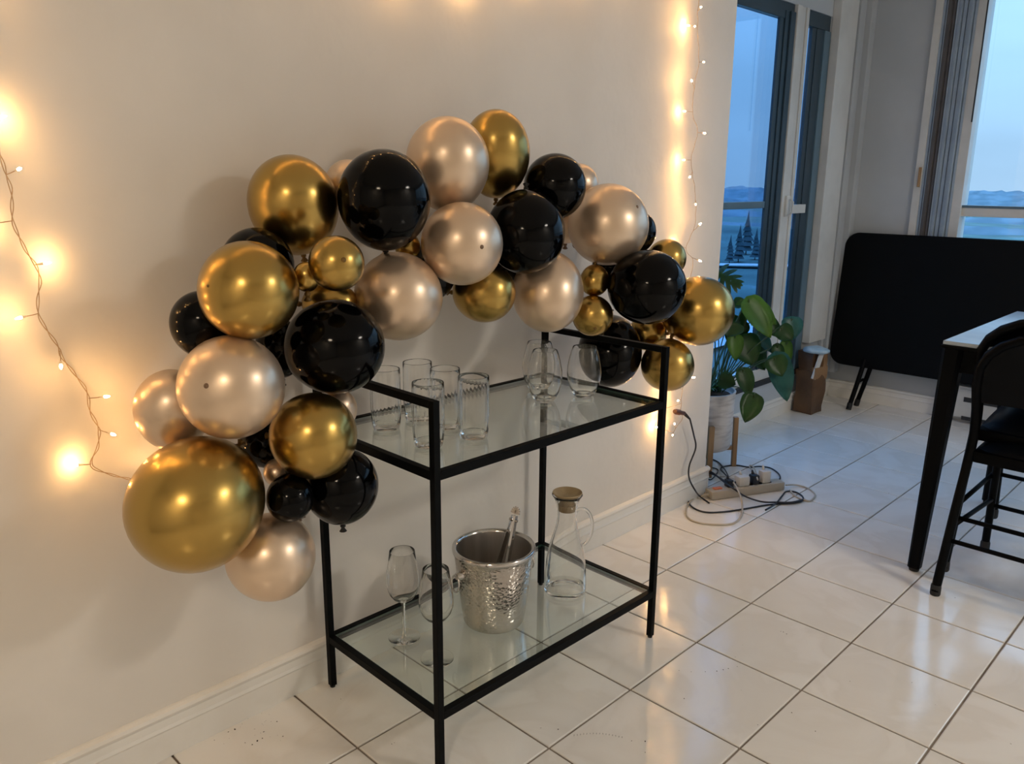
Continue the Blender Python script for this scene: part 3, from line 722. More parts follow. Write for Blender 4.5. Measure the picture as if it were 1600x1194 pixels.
BL = {
 'A': 'large chrome gold balloon at upper left of the arch, left of the tall black one',
 'bA': 'pale champagne balloon against the wall, peeping out between gold and tall black balloons',
 'B': 'large tall black balloon at the upper left of the arch, beside the gold one',
 'b4': 'black balloon half hidden behind two big gold ones at upper left',
 'C': 'large chrome gold balloon at mid left, above the champagne one with dark nub',
 'D': 'small round gold balloon with a dark nub, below the tall black balloon',
 'E': 'tiny gold balloon tucked left of the small round gold one',
 'E2': 'shaded gold balloon almost hidden above the big left black balloon',
 'F': 'big champagne balloon hanging over the tumblers, right of the big black one',
 'G': 'big black balloon in front of the left end of the cart handle',
 'H': 'black balloon at the far left edge, behind a large gold one',
 'I': 'big champagne balloon with dark nub facing out, in the left column',
 'J': 'champagne balloon at the left edge close to the wall, above the biggest gold one',
 'K': 'biggest gold balloon of all, at the lower left end of the garland',
 'L': 'round gold balloon at the left end of the cart top shelf, between black ones',
 's1': 'champagne balloon sliver showing behind the round gold one at the shelf end',
 'M': 'black balloon below the top shelf level, in front of the back left post',
 'N': 'small black balloon beside the biggest gold one at lower left',
 'O': 'lowest champagne balloon, hanging at the bottom of the garland',
 's2': 'tiny champagne balloon in the gap above the small black one',
 'b5': 'black balloon filling the gap between left champagne and big black balloons',
 'b6': 'black balloon in the gap left of the round gold one, mostly hidden',
 'P': 'big champagne balloon at the top of the arch, left of the topmost gold one',
 'Q': 'topmost gold balloon of the arch, right behind the big champagne one',
 'R': 'round black balloon at upper right, below and right of the topmost gold one',
 'S': 'pale champagne balloon by the wall, peeping out right of the round black one',
 'T': 'large black balloon in the middle of the arch, right of the champagne one with nub',
 'U': 'round champagne balloon with dark nub in the centre of the arch',
 'V': 'large oval champagne balloon on the right shoulder of the arch',
 'W': 'black balloon peeping out right behind the large oval champagne one',
 'X': 'gold balloon peeping out above the right hand black balloon',
 'Y': 'large black balloon at the right, above the right cart handle',
 'Z': 'large gold balloon furthest right of the garland',
 'AA': 'small gold balloon lowest at the right end, behind the right front post',
 'BB': 'black balloon behind the right cart handle, above the stemless glasses',
 'CC': 'large champagne balloon above the front stemless glass',
 'DD': 'gold balloon hanging lowest in the middle of the arch',
 'EE': 'tiny gold balloon under the large oval champagne one, above another small gold',
 'FF': 'small dull gold balloon just above the right stemless glass',
 'b7': 'black balloon behind the central champagne ones, mostly hidden',
 's3': 'champagne balloon sliver between the middle black and oval champagne balloons',
 'b8': 'black balloon sliver under the large oval champagne one',
 's4': 'gold balloon in the gap above the right end of the right handle',
 'b9': 'black balloon mostly hidden behind the large middle black one',
 's5': 'tiny gold balloon hidden under the tall black one',
}
TIPS = {'D': (537, 406), 'U': (753, 386), 'V': (996, 323), 'I': (322, 603), 'C': (325, 447), 'FF': (930, 513)}
sp = [(-.70, -.26, .50), (-.74, -.245, .60), (-.74, -.22, .74), (-.735, -.225, .90), (-.70, -.25, 1.0), (-.58, -.215, 1.085), (-.40, -.20, 1.10), (-.17, -.20, 1.12), (.02, -.23, 1.12), (.15, -.22, 1.03), (.34, -.29, 1.02), (.42, -.30, .88), (.50, -.315, .78)]
spine = smooth_path(sp, 6)
for nm, u, v, a, b_, rot, c_, y in BT:
    d = ray(u, v); t_ = (y-CAM.y)/d.y; P = CAM + d*t_
    ra, rb = a*t_/F_PX, b_*t_/F_PX
    view = (CAM-P).normalized()
    right = Vector((0, 0, 1)).cross(view).normalized(); upv = view.cross(right)
    rr = math.radians(rot)
    # long axis lies where the balloon was tied: across the sight line for oval ones
    if nm in TIPS:
        # tip on the near surface: intersect the pixel ray with the sphere
        dd = ray(*TIPS[nm]).normalized(); oc = CAM-P; R_ = (ra+rb)/2; bq = oc.dot(dd); disc = max(0, bq*bq-(oc.length_squared-R_*R_))
        tp = CAM + dd*(-bq-math.sqrt(disc)); axis = (tp-P).normalized()
        rl, rs = R_, R_
        A3 = axis
    elif rb > ra*1.03 or rot:
        A3 = (upv*math.cos(rr) + right*(-math.sin(rr)) + view*.45).normalized(); rl, rs = rb, ra
    elif ra > rb*1.03:
        A3 = (right*(1 if u > 600 else -1) + view*.45).normalized(); rl, rs = ra, rb
    else:
        A3 = None; rl = rs = (ra+rb)/2
    inner = P - min(spine, key=lambda q_: (q_-P).length)
    if A3 is None: A3 = (inner + Vector((0, .02, 0))).normalized()
    elif nm not in TIPS and (A3-view*.4).dot(inner) < 0: A3 = -A3 + view*.8
    A3.normalize()
    if False: A3 = -A3
    n_, m2_ = 40, 26
    bm = bmesh.new(); prof = []
    for k in range(m2_+1):
        th = PI*k/m2_; zz = -math.cos(th)*rl; r_ = math.sin(th)*rs*(1+.035*math.cos(th)*-1)
        prof.append((max(r_, 0 if k in (0, m2_) else 1e-5), zz))
    # narrow the tied end into a short neck
    prof = [(rs*.055, -rl*1.055), (rs*.085, -rl*1.03), (rs*.17, -rl*.993)] + prof[2:]
    lathe(bm, prof, n_); 
    o = finish(bm, 'balloon', M[c_], None, True)
    q = A3.to_track_quat('Z', 'Y'); o.rotation_mode = 'QUATERNION'; o.rotation_quaternion = q; o.location = P
    o.name = 'balloon'
    tag(o, BL[nm], 'balloon', CN[c_] + ' balloons of the garland')
    dk = {'g': 'g_dark', 'c': 'c_dark', 'k': 'rubber'}[c_]
    bm = bmesh.new(); kr = .006
    lathe(bm, [(kr*.5, -rl*1.05+.001), (kr*.95, -rl*1.05-.003), (kr*.95, -rl*1.05-.007), (kr*.5, -rl*1.05-.009), (kr*1.1, -rl*1.05-.016), (kr*1.3, -rl*1.05-.017), (kr*.9, -rl*1.05-.0165), (0, -rl*1.05-.012)], 10)
    finish(bm, 'knot', M[dk], o, True)
    if nm in TIPS:
        bm = bmesh.new(); s_ = .0036 if nm != 'C' else .0022
        lathe(bm, [(s_*1.4, rl-.0008), (s_, rl+.0008), (s_*.4, rl+.0016), (0, rl+.0017)], 12)
        finish(bm, 'tip', M[dk], o, True)
# clear strip the balloons are tied to, running through the middle of the arch

# ------------------------------------------------------------------ string lights
def bulb_mesh():
    bm = bmesh.new(); lathe(bm, [(0, 0), (.0022, .0005), (.0026, .004), (.0020, .008), (.0008, .0115), (0, .0125)], 8)
    me = bpy.data.meshes.new('bulb'); bm.to_mesh(me); bm.free(); me.materials.append(M['bulb'])
    for p in me.polygons: p.use_smooth = True
    bm = bmesh.new(); lathe(bm, [(0, -.009), (.0016, -.009), (.0022, -.003), (.0022, .0005), (0, .0005)], 8); m2 = bpy.data.meshes.new('socket'); bm.to_mesh(m2); bm.free(); m2.materials.append(M['bulb_base'])
    return me, m2
bme, sme = bulb_mesh()
def string_lights(label, path, bulbs, strands=2, r=.0009, amp=.0022):
    root = empty('string_lights', path[0]); tag(root, label, 'string lights', 'warm fairy lights')
    o0 = Vector(path[0]); pp = smooth_path(path, 8)
    bm = bmesh.new()
    # resample to even steps for the twist
    L_ = [0]
    for a, b_ in zip(pp, pp[1:]): L_.append(L_[-1]+(b_-a).length)
    def pt(s):
        for i in range(len(pp)-1):
            if L_[i+1] >= s: return pp[i].lerp(pp[i+1], (s-L_[i])/max(1e-6, L_[i+1]-L_[i]))
        return pp[-1]
    ns = max(8, int(L_[-1]/.006))
    for k in range(strands):
        tube(bm, [pt(L_[-1]*i/ns) - o0 + Vector((amp*math.cos(i*.55+PI*k), amp*.6*math.sin(i*.9), amp*.6*math.sin(i*.55+PI*k))) for i in range(ns+1)], r, 5)
    leads = []
    for p, dr in bulbs:
        p = Vector(p); near = min(pp, key=lambda q_: (q_-p).length); dr = Vector(dr)
        if dr.length < .01: dr = p-near
        dr.normalize()
        tube(bm, smooth_path([near-o0, near.lerp(p-dr*.01, .5)-o0+Vector((0, -.002, 0)), p-dr*.009-o0], 4), r, 5)
        leads.append((p, dr))
    finish(bm, 'wire', M['wire'], root, True)
    for p, dr in leads:
        b_ = link('bulb', bme, None, root); b_.location = p-o0; b_.rotation_mode = 'QUATERNION'; b_.rotation_quaternion = dr.to_track_quat('Z', 'Y')
        s_ = link('socket', sme, None, b_)
    return root
W_ = lambda u, v, off=.016: tuple(at(u, v, 1, WY-off))
lp = [(-38, -60), (-30, 40), (-22, 150), (0, 240), (18, 300), (20, 345), (40, 390), (62, 430), (60, 490), (90, 540), (98, 560), (135, 610), (140, 640), (155, 672), (152, 700), (143, 728), (175, 742), (207, 750), (250, 765)]
lpath = [W_(u, v, .024 + .006*math.sin(i*1.7)) for i, (u, v) in enumerate(lp)]
lb = [((-35, 10), .04), ((-42, 90), .04), ((-2, 184), .024), ((28, 265), .060), ((-14, 350), .024), ((68, 412), .024), ((34, 496), .040), ((95, 570), .055), ((163, 620), .055), ((174, 678), .055), ((122, 727), .022), ((236, 742), .05)]
lpath = [(-1.12, WY-.014, 2.02), (-1.13, WY-.02, 1.80)] + lpath
string_lights('warm fairy lights hanging down the wall left of the balloons', lpath, [(W_(u, v, o_), (0, 0, 0)) for (u, v), o_ in lb])
rp = [(1100, -70), (1092, 0), (1090, 40), (1092, 97), (1086, 128), (1082, 175), (1090, 207), (1080, 250), (1086, 300), (1086, 350), (1072, 388), (1083, 408), (1078, 440), (1070, 520), (1072, 580), (1066, 612), (1064, 640)]
rpath = [W_(u, v, .030 + .006*math.sin(i*1.3)) for i, (u, v) in enumerate(rp)]
rb_ = [((1090, -40), .02), ((1094.8, 11.6), .040), ((1077, 40), .010), ((1086, 41), .028), ((1099, 97), .040), ((1081, 127), .030), ((1071, 174), .014), ((1099, 208), .040), ((1070, 250), .015), ((1078, 276), .030), ((1087, 319), .038),
       ((1093, 351), .040), ((1059, 383), .010), ((1092, 407), .042), ((1066, 470), .02), ((1074, 530), .03), ((1081, 590), .030), ((1060, 626), .028), ((1054, 663), .024), ((1051, 680), .022), ((1032, 640), .012), ((1027, 668), .010), ((1038, 600), .012)]
rb_ = [(q_, o_*1.5 + .004) for q_, o_ in rb_]
string_lights('warm fairy lights hanging down the wall right of the balloons, above the plug', rpath + [W_(1066, 655, .026), W_(1055, 670, .022), W_(1050, 684, .02)], [(W_(u, v, o_), (0, 0, 0)) for (u, v), o_ in rb_], 1, .0009, .0012)
# the swag above, running from one hanging end to the other just above the picture
tpts = []; tb = []
x0, x1 = -1.12, .955
for i in range(15):
    t_ = i/14; x = x0+(x1-x0)*t_
    z = 2.02 - .30*math.sin(PI*min(1, t_*1.0))**.8 + .10*math.sin(3.5*PI*t_)*.3
    tpts.append((x, WY-.012-.004*math.sin(i), z))
for i in range(20):
    t_ = (i+.5)/20; k = t_*14; a = Vector(tpts[int(k)]).lerp(Vector(tpts[min(14, int(k)+1)]), k % 1)
    tb.append(((a.x, WY-.020-.014*(i % 3), a.z+(.022 if i % 2 else -.022)), (0, 0, 0)))
string_lights('warm fairy lights swagged along the top of the wall above the balloons', tpts, tb)
# ------------------------------------------------------------------ plug, cord, power strip
def cable(name, label, pts, r, m, group=None, parent=None, cat='cable'):
    bm = bmesh.new(); tube(bm, smooth_path(pts, 7), r, 8)
    o = finish(bm, name, m, parent, True)
    if parent is None: tag(o, label, cat, group)
    return o
def F_(u, v, z=.0035): return tuple(at(u, v, 2, z))
# upright cord that feeds the lights
pc = empty('hanging_cable', W_(1058, 645, .03)); tag(pc, 'black cord with brown plug held up against the wall beside the right front post', 'cable')
o0 = pc.location
A = Vector(W_(1054, 643, .030)); B = Vector(W_(1069, 646, .034)); Cc = Vector(W_(1078, 655, .036))
bm = bmesh.new(); tube(bm, [A-o0, A.lerp(B, .15)-o0, A.lerp(B, .5)-o0, A.lerp(B, .52)-o0, B-o0], .009, 14, radii=[.008, .0105, .0105, .0085, .0075]); finish(bm, 'plug', M['brown_plug'], pc, True, ang=40)
bm = bmesh.new(); tube(bm, [B-o0, B.lerp(Cc, .5)-o0, Cc-o0], .005, 12, radii=[.0068, .0055, .0036]); finish(bm, 'strain_relief', M['rubber'], pc, True)
cp = [Cc, Vector(W_(1084, 680, .034)), Vector(W_(1087, 700, .032)), Vector(W_(1077, 728, .030)), Vector(W_(1077, 748, .030)), Vector(W_(1086, 766, .05)), Vector(F_(1094, 776, .006)), Vector(F_(1108, 786))]
bm = bmesh.new(); tube(bm, smooth_path([p-o0 for p in cp], 7), .0032, 8); finish(bm, 'cord', M['cord_black'], pc, True)
# power strip
pa = at(1112, 776, 2, .018); pb = at(1226, 760, 2, .018); mid = (pa+pb)/2; dirx = (pb-pa); ln = dirx.length; ang_ = math.atan2(dirx.y, dirx.x)
ps = empty('power_strip', (mid.x+.012, mid.y+.022, 0), ang_); tag(ps, 'beige power strip with orange switch lying on the tiles at the wall corner', 'power strip')
bm = bmesh.new(); box(bm, (-ln/2, -.026, .001), (ln/2, .026, .036), .006); finish(bm, 'casing', M['strip'], ps, True, ang=40)
bm = bmesh.new(); box(bm, (-ln/2+.022, -.010, .0355), (-ln/2+.058, .010, .042), .003); finish(bm, 'switch', M['red'], ps)
for k in range(5):
    x = -ln/2 + .10 + k*(ln-.15)/4.4
    bm = bmesh.new(); lathe(bm, [(.0185, .0355), (.0185, .0372), (.0165, .0372), (.016, .0360), (0, .0360)], 20, (x, 0, 0)); finish(bm, 'socket', M['white_plastic'], ps)
bm = bmesh.new(); tube(bm, [(-ln/2+.002, 0, .017), (-ln/2-.03, .004, .012)], .006, 10, radii=[.008, .0045]); finish(bm, 'cord_grip', M['strip'], ps, True)
def plug_(x, y, sz, m, label, name='plug', tilt=0):
    t_ = ps.matrix_basis
    R_ = Matrix.Rotation(ang_, 4, 'Z'); p = Vector(ps.location) + (R_ @ Vector((x, y, 0)))
    e = empty(name, (p.x, p.y, .0375), ang_+tilt); tag(e, label, 'plug')
    a, b_, c_ = sz
    bm = bmesh.new(); box(bm, (-a/2, -b_/2, 0), (a/2, b_/2, c_), min(sz)*.18); finish(bm, 'body', m, e, True, ang=40)
    bm = bmesh.new(); tube(bm, [(0, b_*.3, c_*.9), (0, b_*.38, c_*1.15), (0, b_*.5, c_*1.35)], .004, 8, radii=[.007, .005, .0035]); finish(bm, 'strain_relief', m, e, True)
    return p
plug_(-ln/2+.155, .002, (.050, .040, .040), M['white_plastic'], 'white adapter plugged into the power strip nearest its orange switch')
plug_(-ln/2+.212, .002, (.030, .034, .038), M['cord_black'], 'black plug in the power strip between the two white ones')
plug_(-ln/2+.262, .002, (.040, .034, .050), M['white_plastic'], 'tall white plug in the power strip, right of the black one')
plug_(-ln/2+.095, .004, (.026, .030, .030), M['cord_black'], 'small black plug beside the orange switch of the power strip')
# cords lying in loops
cable('loose_cable', 'black cord looping widest in front of the power strip on the tiles', [F_(1150, 752, .05), F_(1142, 758, .045), F_(1120, 744, .035), F_(1104, 740, .012), F_(1094, 752, .004), F_(1080, 768), F_(1075, 778), F_(1080, 791), F_(1100, 800), F_(1130, 800), F_(1165, 795), F_(1200, 789), F_(1240, 786), F_(1253, 783), F_(1254, 776), F_(1243, 769), F_(1229, 768), F_(1222, 775), F_(1212, 787, .008), F_(1196, 797)], .0033, M['cord_black'], 'black cords around the power strip')
cable('loose_cable', 'black cord running from the wall corner across the power strip to its right end', [F_(1100, 737, .01), F_(1112, 738, .03), F_(1130, 752, .052), F_(1148, 765, .046), F_(1165, 776, .012), F_(1190, 784, .010), F_(1215, 785, .010), F_(1236, 785, .010), F_(1254, 781, .010)], .0034, M['cord_black'], 'black cords around the power strip')
cable('loose_cable', 'black cord arching behind the power strip to the right', [F_(1141, 750, .04), F_(1132, 740, .020), F_(1126, 733, .006), F_(1132, 729), F_(1150, 727), F_(1170, 730), F_(1188, 729, .008), F_(1205, 732), F_(1217, 741), F_(1218, 749), F_(1206, 751), F_(1196, 754), F_(1188, 753, .03)], .0032, M['cord_black'], 'black cords around the power strip')
cable('loose_cable', 'thin black cord coming round the wall corner behind the plant stand leg', [F_(1096, 713), F_(1108, 716), F_(1122, 722), F_(1132, 733, .008), F_(1137, 742, .02), F_(1142, 752, .062)], .0028, M['cord_black'], 'black cords around the power strip')
cable('loose_cable', 'dark blue cord lying furthest back at the wall corner', [F_(1097, 726), F_(1110, 730), F_(1122, 735), F_(1112, 749, .006), F_(1102, 748), F_(1095, 751)], .0026, M['cord_black'], 'black cords around the power strip')
cable('beige_cable', 'beige cord making a big round loop in front of the power strip', [F_(1108, 775, .014), F_(1098, 769, .006), F_(1090, 773), F_(1077, 786), F_(1072, 799), F_(1076, 810), F_(1092, 817), F_(1120, 820), F_(1145, 818), F_(1157, 808, .004), F_(1160, 793, .012), F_(1157, 776, .040), F_(1148, 757, .056), F_(1137, 746, .060), F_(1126, 745, .030)], .0036, M['cord_white'], 'beige cords around the power strip')
cable('beige_cable', 'beige cord curling out at the right end of the power strip', [F_(1228, 758, .018), F_(1244, 758, .008), F_(1262, 763), F_(1273, 772), F_(1271, 779), F_(1262, 783), F_(1244, 776), F_(1234, 766, .004)], .0034, M['cord_white'], 'beige cords around the power strip')
cable('beige_cable', 'beige cord rising over a tall white plug behind the power strip', [F_(1184, 750, .075), F_(1180, 740, .055), F_(1172, 731, .016), F_(1172, 727, .014), F_(1178, 731, .022), F_(1183, 742, .07)], .0030, M['cord_white'], 'beige cords around the power strip')

# ------------------------------------------------------------------ potted plant on a wooden stand
PX, PY = 1.540, .158
st = empty('plant_stand', (PX, PY, 0)); tag(st, 'pale oak plant stand with four square legs under the white pot', 'plant stand')
a0 = math.radians(-45)
for k in range(4):
    a = a0 + k*PI/2; d_ = Vector((math.cos(a), math.sin(a), 0))
    bm = bmesh.new(); sqbar(bm, d_*.146, d_*.142 + Vector((0, 0, .225)), .024, .020, up=d_, bev=.002); finish(bm, 'leg', M['wood'], st)
for k in range(2):
    a = a0 + k*PI/2; d_ = Vector((math.cos(a), math.sin(a), 0))
    bm = bmesh.new(); sqbar(bm, -d_*.132 + Vector((0, 0, .085+.0005*k)), d_*.132 + Vector((0, 0, .085+.0005*k)), .022, .018); finish(bm, 'cross_bar', M['wood'], st)
pot = empty('potted_plant', (PX, PY, .0955)); tag(pot, 'leafy split-leaf plant in a ribbed white pot by the tall side window', 'potted plant')
bm = bmesh.new(); prof = [(0, 0), (.112, 0), (.1175, .004)]
for k in range(22):
    z = .008 + k*.0112; prof += [(.1185+.008*z/.25, z), (.1200+.008*z/.25, z+.0056)]
prof += [(.1290, .252), (.1285, .2545), (.1205, .2545), (.1195, .235), (0, .235)]
lathe(bm, prof, 48); finish(bm, 'pot', M['pot'], pot, True, ang=60)
bm = bmesh.new(); lathe(bm, [(.1192, .232), (.09, .240), (.03, .243), (0, .240)], 24); finish(bm, 'soil', M['soil'], pot)
crown0 = Vector((PX+.03, PY-.03, .34))
def leaf(c, tip_dir, length, width, m, nrm, droop=.25, lobes=0, stem_from=None, name='leaf'):
    """a heart shaped blade from its stalk end c"""
    tip_dir = Vector(tip_dir).normalized(); nrm = Vector(nrm).normalized(); s_ = tip_dir.cross(nrm).normalized(); nrm = s_.cross(tip_dir)
    n = 14; o0 = Vector(pot.location); bm = bmesh.new(); rows = []
    for i in range(n+1):
        t_ = i/n; hw = width/2*(math.sin(PI*min(1, t_**.62)))**.75 if 0 < t_ < 1 else .0005
        if lobes and i % 3 == 1 and 2 < i < n-1: hw *= .45
        row = []
        for k in (-1, -.5, 0, .5, 1):
            p = c + tip_dir*(t_*length - .10*length*(abs(k)**2)*(1 if t_ < .3 else -.2)) + s_*hw*k - nrm*(droop*length*t_*t_) + nrm*(.10*width*abs(k))
            row.append(bm.verts.new(p - o0))
        rows.append(row)
    for A, B in zip(rows, rows[1:]):
        for k in range(4): bm.faces.new((A[k], A[k+1], B[k+1], B[k]))
    r_ = bmesh.ops.solidify(bm, geom=bm.faces[:], thickness=.0008)
    lf = finish(bm, name, m, pot, True)
    if stem_from is not None:
        bm = bmesh.new(); a = Vector(stem_from); mid_ = a.lerp(c, .55) + Vector((0, 0, .05*(c-a).length+.01))
        tube(bm, [p - o0 for p in smooth_path([a, mid_, c, c + tip_dir*.01], 6)], .0024, 6); finish(bm, 'stalk', M['stem'], lf, True)
def monstera(c, tip_dir, length, width, nrm, m):
    tip_dir = Vector(tip_dir).normalized(); nrm = Vector(nrm).normalized(); s_ = tip_dir.cross(nrm).normalized(); nrm = s_.cross(tip_dir)
    o0 = Vector(pot.location); bm = bmesh.new(); NL = 6
    sec = [1.0, 1.0, .96, .84, .62, .34]
    for sg in (-1, 1):
        for i in range(NL):
            base = c + tip_dir*length*(.02 + .15*i); bw = length*.085
            d_ = (s_*sg*math.cos(math.radians(-18+17*i)) + tip_dir*math.sin(math.radians(-18+17*i))).normalized(); sd_ = d_.cross(nrm).normalized()
            Lb = width/2*sec[i]*1.08; prev = None
            for k in range(6):
                t_ = k/5; wd = bw*(1.0, .98, .86, .80, .62, .06)[k]; p = base + d_*Lb*t_ + tip_dir*Lb*.16*t_*t_ - nrm*Lb*.22*t_*t_
                row = [bm.verts.new(p+sd_*wd-o0), bm.verts.new(p-sd_*wd-o0)]
                if prev: bm.faces.new((prev[0], row[0], row[1], prev[1]))
                prev = row
    a = [bm.verts.new(c + tip_dir*length*t_ + s_*w_*length*.03 - o0 + nrm*.0005) for t_, w_ in ((0, -1), (0, 1), (.8, .5), (1.0, 0), (.8, -.5))]
    bm.faces.new(a)
    bmesh.ops.solidify(bm, geom=bm.faces[:], thickness=.0008)
    lf = finish(bm, 'split_leaf', m, pot, True, ang=50)
    bm = bmesh.new(); tube(bm, [p - o0 for p in smooth_path([crown0, crown0.lerp(c, .55) + Vector((0, 0, .02)), c], 6)], .003, 6); finish(bm, 'stalk', M['stem'], lf, True)
toC = (CAM-Vector((PX, PY, .5))).normalized()
rt = Vector((0, 0, 1)).cross(toC).normalized(); up_ = toC.cross(rt)
def leaf_px(u0, v0, u1, v1, y, wpx, m, lobes=0, tilt=.3, stem=True, droop=.2):
    dep = 3.28 + 1.5*y; a = CAM + ray(u0, v0)*dep; b_ = CAM + ray(u1, v1)*(dep-.02); d_ = b_-a
    leaf(a, d_, d_.length*1.05, 1.2*wpx*dep/F_PX, m, (toC + rt*tilt + up_*.3), droop, lobes, crown0 + Vector((random.uniform(-.03, .03), random.uniform(-.03, .03), 0)) if stem else None)
G_, P_, T_ = M['leaf'], M['leaf_pale'], M['leaf_teal']
DP = lambda u, v, d: CAM + ray(u, v)*d
monstera(DP(1116, 424, 3.45), DP(1163, 450, 3.42)-DP(1116, 424, 3.45), .135, .15, toC + up_*.6, G_)
monstera(DP(1166, 470, 3.42), DP(1196, 520, 3.40)-DP(1166, 470, 3.42), .15, .10, toC*.8 + up_ + rt*.2, P_)
for a in ( (1168, 470, 1206, 522, .06, 36, P_, 0, .4), (1172, 474, 1212, 504, .10, 26, P_, 0, -.1),
          (1180, 492, 1225, 524, .13, 26, G_, 0, .1), (1143, 505, 1138, 525, .02, 34, G_, 0, .2), (1156, 500, 1138, 530, .12, 34, G_, 0, .3), (1148, 525, 1150, 560, .05, 22, P_, 0, .2), (1158, 528, 1178, 568, .10, 40, G_, 0, .2),
          (1168, 536, 1195, 575, .16, 30, G_, 0, .1), (1184, 520, 1206, 548, .13, 18, T_, 0, .3), (1148, 474, 1166, 472, .15, 16, G_, 0, .1), (1236, 498, 1240, 528, .12, 28, T_, 0, .2), (1218, 514, 1238, 530, .06, 26, G_, 0, .2),
          (1214, 540, 1218, 578, .08, 18, G_, 0, .3), (1212, 556, 1232, 622, .05, 34, T_, 0, .2), (1228, 535, 1226, 580, .10, 18, P_, 0, .1), (1160, 578, 1172, 617, .0, 24, G_, 0, .25), (1178, 618, 1166, 657, -.03, 30, G_, 0, .2),
          (1125, 592, 1148, 600, .06, 24, G_, 0, .0), (1208, 560, 1222, 586, .03, 30, G_, 0, .1), (1160, 488, 1163, 512, .10, 10, G_, 0, .2), (1120, 470, 1112, 500, .2, 30, G_, 0, .2)):
    leaf_px(*a)
# narrow blades of the spiky plant in the same pot
for k in range(20):
    a = random.uniform(-2.6, .6); ln_ = random.uniform(.12, .24); d_ = Vector((math.cos(a)*.75, math.sin(a)*.75, random.uniform(.5, 1.5))).normalized()
    if d_.y > .35: d_.y *= -.5
    c0 = Vector((PX, PY, .335)) + Vector((math.cos(a), math.sin(a), 0))*.02
    s_ = d_.cross(Vector((0, 0, 1))).normalized(); bm = bmesh.new(); rows = []; o0 = Vector(pot.location)
    for i in range(9):
        t_ = i/8; wd = .009*(1-t_)**.6+.0003; p = c0 + d_*ln_*t_ - Vector((0, 0, .35*ln_*t_*t_)) + Vector((d_.x, d_.y, 0))*ln_*.2*t_*t_
        rows.append([bm.verts.new(p+s_*wd-o0), bm.verts.new(p-Vector((0, 0, .002))-o0), bm.verts.new(p-s_*wd-o0)])
    for A, B in zip(rows, rows[1:]):
        for q_ in range(2): bm.faces.new((A[q_], A[q_+1], B[q_+1], B[q_]))
    bmesh.ops.solidify(bm, geom=bm.faces[:], thickness=.0007)
    finish(bm, 'blade', M['leaf'] if k % 4 else M['leaf_pale'], pot, True)

# ------------------------------------------------------------------ brown paper bag by the window
bg_ = empty('paper_bag', (2.725, .222, 0), -.10); tag(bg_, 'crumpled brown paper bag on the tiles between the side window and folded table', 'bag')
def crumple(bm, amp, sc, seed):
    for v in bm.verts:
        n_ = noise.noise_vector(v.co*sc + Vector((seed, 0, 0))); v.co += n_*amp
def bagbox(lo, hi, amp, seed, m, name, sub=5):
    bm = bmesh.new(); box(bm, lo, hi); bmesh.ops.subdivide_edges(bm, edges=bm.edges[:], cuts=sub, use_grid_fill=True); crumple(bm, amp, 11, seed)
    for v in bm.verts: v.co.z = max(v.co.z, .001)
    return finish(bm, name, m, bg_, True, ang=28)
bagbox((-.060, -.052, .0), (.060, .052, .235), .012, 1, M['paper'], 'bag_body')
bagbox((-.064, -.057, .19), (.062, -.038, .262), .010, 5, M['paper_light'], 'folded_front', 4)
bagbox((-.056, -.046, .225), (.056, .046, .335), .014, 9, M['paper'], 'upper_fold', 4)
bm = bmesh.new(); sqbar(bm, (-.058, -.050, .20), (-.010, -.060, .345), .040, .006, up=(0, -1, 0)); finish(bm, 'white_strap', M['white_plastic'], bg_)
bagbox((.022, -.052, .255), (.062, .040, .345), .012, 3, M['paper_light'], 'side_flap', 3)
bc = empty('plastic_wrap', (2.69, .19, .353), .2); tag(bc, 'pale blue crumpled plastic wrap lying on top of the brown paper bag', 'wrapping')
bm = bmesh.new(); bmesh.ops.create_icosphere(bm, subdivisions=3, radius=1)
for v in bm.verts: v.co = Vector((v.co.x*.055, v.co.y*.070, v.co.z*.020))
crumple(bm, .008, 20, 2); finish(bm, 'wrap', M['bluecloth'], bc, True)

# ------------------------------------------------------------------ folded table leaning on the far wall
ft = empty('folding_table', (3.03, .262, 0)); tag(ft, 'large black folding table with rounded corners standing on edge against the far wall', 'table')
Wd, Ht, rr_, th = 1.75, .735, .075, .035
bx = Vector((0, 0, .222)); lean = Vector((.068, 0, Ht)).normalized(); nrm = Vector((lean.z, 0, -lean.x))
def rrect(w0, h0, r0, n=8):
    o_ = []
    for cx_, cz_, a0_ in ((w0-r0, h0-r0, 0), (r0, h0-r0, PI/2), (r0, r0, PI), (w0-r0, r0, 3*PI/2)):
        for k in range(n+1):
            a = a0_ + k*PI/2/n; o_.append((cx_+r0*math.cos(a), cz_+r0*math.sin(a)))
    return o_
def slab(name, w0, h0, r0, ins, t0, t1, m, parent, bev):
    bm = bmesh.new(); rings = []
    P_ = rrect(w0-2*ins, h0-2*ins, r0)
    def ring(shr, t_):
        cx_, cz_ = (w0-2*ins)/2, (h0-2*ins)/2
        return [bm.verts.new(bx + Vector((0, -(ins+cx_+(p[0]-cx_)*(1-shr/cx_)), 0)) + lean*(ins+cz_+(p[1]-cz_)*(1-shr/cz_)) + nrm*t_) for p in P_]
    rings = [ring(bev, t0), ring(0, t0+bev), ring(0, t1-bev), ring(bev, t1)]
    for A, B in zip(rings, rings[1:]):
        n = len(A)
        for k in range(n): bm.faces.new((A[k], A[(k+1) % n], B[(k+1) % n], B[k]))
    bm.faces.new(rings[0]); bm.faces.new(rings[-1][::-1]); return finish(bm, name, m, parent, False)
slab('table_top', Wd, Ht, rr_, 0, 0, th, M['table_black'], ft, .006)
LT = Vector(ft.location)
